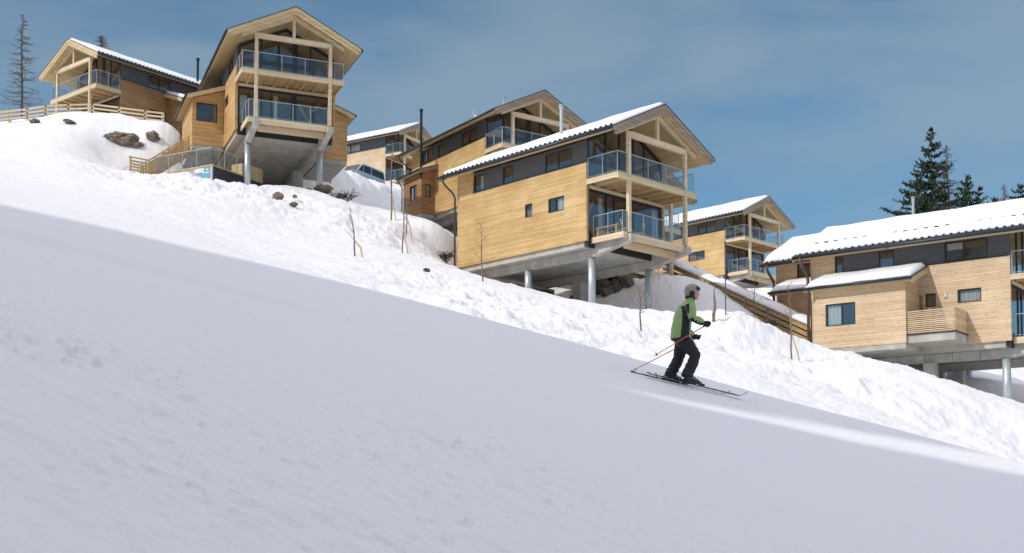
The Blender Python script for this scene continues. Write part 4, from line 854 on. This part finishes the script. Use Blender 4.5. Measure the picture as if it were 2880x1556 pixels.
def el(c, rx, ry, n=20, tilt=0, sq=1.0):
    """one horizontal slice of a torso or limb; tilt pitches it forward"""
    out = []
    for k in range(n):
        a = 2*math.pi*k/n; x = rx*math.copysign(abs(math.cos(a))**sq, math.cos(a)); y = ry*math.copysign(abs(math.sin(a))**sq, math.sin(a))
        out.append(Vector((c[0]+x*math.cos(tilt), c[1]+y, c[2]-x*math.sin(tilt))))
    return out
def loft(mb, sl): mb.rings([el(*s) for s in sl])
HIP_N, HIP_F = V3(.0, -.10, .74), V3(.0, .10, .76)
KN_N, AN_N = V3(.20, -.12, .50), V3(.055, -.13, .17)          # near (right) leg, in front
KN_F, AN_F = V3(-.035, .13, .49), V3(-.185, .14, .20)         # far (left) leg, behind
SH_N, EL_N, WR_N = V3(.09, -.23, 1.37), V3(.09, -.31, 1.13), V3(.285, -.27, 1.055)
SH_F, EL_F, WR_F = V3(.09, .23, 1.37), V3(.06, .31, 1.10), V3(.235, .25, .885)
# body: one continuous figure
m = MB(); loft(m, [((.0,0,.70), .10, .15, 20), ((-.02,0,.85), .11, .155, 20), ((.0,0,1.05), .11, .15, 20), ((.045,0,1.25), .115, .18, 20), ((.085,0,1.38), .085, .16, 20), ((.125,0,1.43), .06, .07, 20), ((.155,0,1.50), .055, .058, 20), ((.165,0,1.55), .05, .05, 20)])
m.ell((.185, 0, 1.625), (.098, .075, .125)); m.ell((.225, 0, 1.555), (.055, .05, .055)); m.ell((.287, 0, 1.603), (.026, .014, .022), tilt=-.4); m.ell((.272, 0, 1.566), (.015, .027, .009)); m.ell((.262, 0, 1.527), (.022, .03, .022))
for s in (-1, 1): m.ell((.255, s*.033, 1.632), (.02, .018, .012)); m.ell((.175, s*.077, 1.61), (.03, .01, .035)); m.ell((.245, s*.035, 1.59), (.03, .025, .022))
for a, b, c in ((SH_N, EL_N, WR_N), (SH_F, EL_F, WR_F)): m.tube([a, a+(b-a)*.5, b, b+(c-b)*.4, c], [.05, .047, .038, .036, .026], 12)
for a, b, c in ((HIP_N, KN_N, AN_N), (HIP_F, KN_F, AN_F)): m.tube([a, a+(b-a)*.5, b, b+(c-b)*.35, c], [.085, .075, .055, .055, .036], 12)
m.remesh('body', [MAT['skin']], sk, .009, 4)
# jacket: trunk and sleeves in one surface, black side panel, hem and under-sleeve stripe
m = MB(); loft(m, [((-.045,0,.775), .165, .215, 24, .06, .85), ((-.045,0,.83), .175, .22, 24, .06, .85), ((-.04,0,.95), .172, .21, 24, .03, .88), ((-.02,0,1.10), .165, .205, 24, 0, .9), ((.015,0,1.24), .165, .225, 24, .1, .9), ((.05,0,1.34), .14, .22, 24, .22, .9), ((.085,0,1.41), .105, .16, 24, .3), ((.125,0,1.465), .085, .095, 24, .35), ((.15,0,1.52), .077, .082, 24, .35)])
for a, b, c in ((SH_N, EL_N, WR_N), (SH_F, EL_F, WR_F)): m.tube([a+V3(-.02,0,.0), a+(b-a)*.45, b, b+(c-b)*.5, c], [.098, .088, .078, .072, .058], 14)
def jk(c, n):
    x, y, z = c
    sleeve = abs(y) > .235 and z > .98
    if sleeve or (z < 1.14 and x > .16):
        if abs(y) > .235: 
            e = EL_N if y < 0 else EL_F
            if z > 1.21: return 1 if (x < .035) else 0
            return 1 if (n[2] < -.55) else 0
    if z < .80: return 1
    xa = -.105+.04*math.sin((z-.8)*4); xb = .06+.02*math.sin((z-.8)*5)
    if abs(y) > .07 and z < 1.36 and xa < x < xb and abs(n[1]) > .3: return 1
    if z > 1.49: return 1 if x > .19 else 0
    return 0
m.remesh('jacket', [MAT['green'], MAT['black']], sk, .009, 5, jk, folds=.012)
m = MB(); m.tube([(.188,-.06,1.31),(.198,-.06,1.20)], [.02,.03], 8); m.ell((.165, -.13, 1.27), (.02, .03, .06)); m.build('chest_patch', MAT['black'], sk, smooth=True)
# trousers
m = MB(); loft(m, [((.0,0,.66), .10, .15, 20), ((-.01,0,.74), .145, .19, 20), ((-.025,0,.84), .15, .19, 20), ((-.025,0,.9), .14, .18, 20)])
for a, b, c in ((HIP_N, KN_N, AN_N), (HIP_F, KN_F, AN_F)): m.tube([a, a+(b-a)*.5, b+V3(-.015,0,0), b+(c-b)*.45, c+V3(-.01,0,.0), c+V3(-.02,0,-.06)], [.13, .118, .098, .098, .105, .108], 16)
m.remesh('trousers', [MAT['trouser']], sk, .010, 5, folds=.016)
# helmet with ear pads and goggles
m = MB(); m.ell((.165, 0, 1.675), (.138, .112, .118), tilt=-.12); m.ell((.10, 0, 1.63), (.075, .1, .09))
hl = m.remesh('helmet', [MAT['helmet'], MAT['black']], sk, .008, 3, lambda c, n: 1 if (c[0] > .24 and c[2] > 1.70) or (abs(c[1]) < .03 and c[2] > 1.77 and c[0] > .12) else 0)
for s in (-1, 1):
    m = MB(); m.ell((.145, s*.088, 1.595), (.05, .028, .062)); m.tube([(.165, s*.09, 1.56), (.205, s*.05, 1.505)], [.014, .012], 8); m.build('ear_pad', MAT['black'], sk, smooth=True)
m = MB(); rg = []
for k in range(13):
    a = -1.15+2.3*k/12; rg.append([V3(.165+.128*math.cos(a)+dx, (.108)*math.sin(a), 1.69+dz) for dx, dz in ((0, -.035), (.02, -.03), (.022, .025), (0, .03))])
m.rings(rg); m.build('goggles', MAT['lens'], sk, smooth=False)
m = MB(); m.ell((.09, 0, 1.545), (.05, .07, .05)); m.build('hair', MAT['hair'], sk, smooth=True)
# gloves, five fingers closed round the pole grips
def glove(w, d, near, pole_d):
    m = MB(); d = d.normalized(); side = (V3(0, -1 if near else 1, .25)); side = (side-d*side.dot(d)).normalized(); up = side.cross(d).normalized()
    if up.z < 0: up = -up
    m.tube([w-d*.05, w-d*.01, w+d*.02], [.052, .05, .042], 12)
    m.ell(w+d*.06, (.06, .046, .05)); pc = w+d*.085
    for k, (ln, off) in enumerate(((.95, .045), (1.05, .016), (1.0, -.014), (.82, -.042))):
        b = pc+side*off; r = [.0185, .0175, .0165, .013]
        m.tube([b-d*.03+up*.024, b+d*.018*ln+up*.028, b+d*.042*ln+up*.004, b+d*.034*ln-up*.024, b+d*.008-up*.034], [.018]+r, 9)
    ti = -side; t = w+d*.04+ti*.045; m.tube([t, t+d*.03+ti*.008-up*.014, t+d*.055+ti*-.012-up*.03], [.019, .018, .014], 9)
    return m.remesh('glove', [MAT['black']], sk, .006, 2)
PN0, PN1 = V3(.37, -.262, 1.028), V3(-.625, -.42, .435)
PF0, PF1 = V3(.325, .254, .872), V3(-.83, .42, .27)
glove(WR_N, V3(.93, .05, -.3), True, (PN0-PN1)); glove(WR_F, V3(.95, .02, -.15), False, (PF0-PF1))
# boots
for an, nm in ((AN_N, 'near'), (AN_F, 'far')):
    zz = SLOPE*.95*(an.x+.05); m = MB()
    m.tube([an+V3(-.015,0,.05), an+V3(-.01,0,-.03), V3(an.x+.0, an.y, zz+.09)], [.068, .066, .062], 14)
    m.rings([el(p, a, b, 16) for p, a, b in (((an.x+.055, an.y, zz+.02+SLOPE*.05), .165, .052), ((an.x+.055, an.y, zz+.06+SLOPE*.05), .165, .055), ((an.x+.04, an.y, zz+.10), .13, .052), ((an.x+.015, an.y, zz+.145), .085, .05))])
    b = m.remesh('ski_boot', [MAT['boot']], sk, .008, 2)
    m = MB()
    for k in range(3): m.box(an.x+.02+k*.045, an.x+.045+k*.045, an.y-.068, an.y-.05, zz+.115-k*.022, zz+.135-k*.022)
    m.build('buckle', MAT['buckle'], b)
# skis and poles: held things, objects of their own
def ski(x0, y0, label):
    ro = empty('ski', (SKX, SKY_, SKZ), YAW); tag(ro, label, 'ski'); ro.location = Matrix.Rotation(YAW, 3, 'Z')@V3(0, 0, 0)+V3(SKX, SKY_, SKZ)
    n = 26; L_ = 1.80; rg = []
    for k in range(n+1):
        t = k/n; x = -.80+L_*t; wd_ = (.040+.016*abs(2*t-1)**2)*(1 if t < .93 else max(.12, (1-t)/.07)**.5); up = .11*max(0, (t-.9)/.1)**1.6+.02*max(0, (.04-t)/.04)
        z = SLOPE*(x+x0)+up+.006; th = .012 if .15 < t < .85 else .007
        rg.append([V3(x+x0, y0-wd_, z), V3(x+x0, y0-wd_*.95, z+th), V3(x+x0, y0+wd_*.95, z+th), V3(x+x0, y0+wd_, z)])
    m = MB(); m.rings(rg); m.build('ski_body', MAT['skiblack'], ro)
    for mt, spans in (('skiwhite', ((-.62,-.45),(-.38,-.3),(.10,.3),(.36,.42))), ('skiyel', ((.50,.60),(.64,.76),(.80,.84)))):
        m = MB()
        for a, b in spans:
            for sx in (0,): m.mesh([(a+x0, y0-.036, SLOPE*(a+x0)+.0215), (b+x0, y0-.036, SLOPE*(b+x0)+.0215), (b+x0, y0+.02, SLOPE*(b+x0)+.0215), (a+x0, y0+.02, SLOPE*(a+x0)+.0215), (a+x0, y0-.036, SLOPE*(a+x0)+.0195), (b+x0, y0-.036, SLOPE*(b+x0)+.0195), (b+x0, y0+.02, SLOPE*(b+x0)+.0195), (a+x0, y0+.02, SLOPE*(a+x0)+.0195)], [(0,1,2,3),(7,6,5,4),(0,4,5,1),(1,5,6,2),(2,6,7,3),(3,7,4,0)])
        m.build('printed_stripe', MAT[mt], ro)
    m = MB()
    for a in (-.2, .17): x = a+x0; z = SLOPE*x+.02; m.box(x-.05, x+.05, y0-.035, y0+.035, z, z+.035); m.tube([(x, y0-.03, z+.03), (x-.02, y0-.03, z+.07)], .012, 6)
    m.tube([(x0-.33, y0, SLOPE*(x0-.33)+.02), (x0-.36, y0, SLOPE*(x0-.36)+.10)], .01, 5)
    m.build('binding', MAT['boot'], ro)
ski(.12, AN_N.y, 'near black ski with yellow print under the front leg of the skier'); ski(-.11, AN_F.y, 'far black ski under the rear leg of the skier')
def pole(g, t, label):
    ro = empty('ski_pole', (SKX, SKY_, SKZ), YAW); tag(ro, label, 'ski pole'); d = (t-g).normalized()
    m = MB(); m.tube([g+d*.1, t], [.0095, .006], 8); m.build('shaft', MAT['polered'], ro)
    m = MB(); m.tube([g-d*.07, g-d*.065, g+d*.03, g+d*.10], [.014, .019, .0145, .013], 10); m.build('grip', MAT['black'], ro)
    m = MB(); q = t-d*.06; m.tube([q-d*.006, q, q+d*.006], [.012, .034, .012], 10); m.build('basket', MAT['black'], ro)
pole(PN0, PN1, 'red ski pole in the near hand, crossing the hem of the green jacket'); pole(PF0, PF1, 'red ski pole in the far hand, passing behind the legs of the skier')
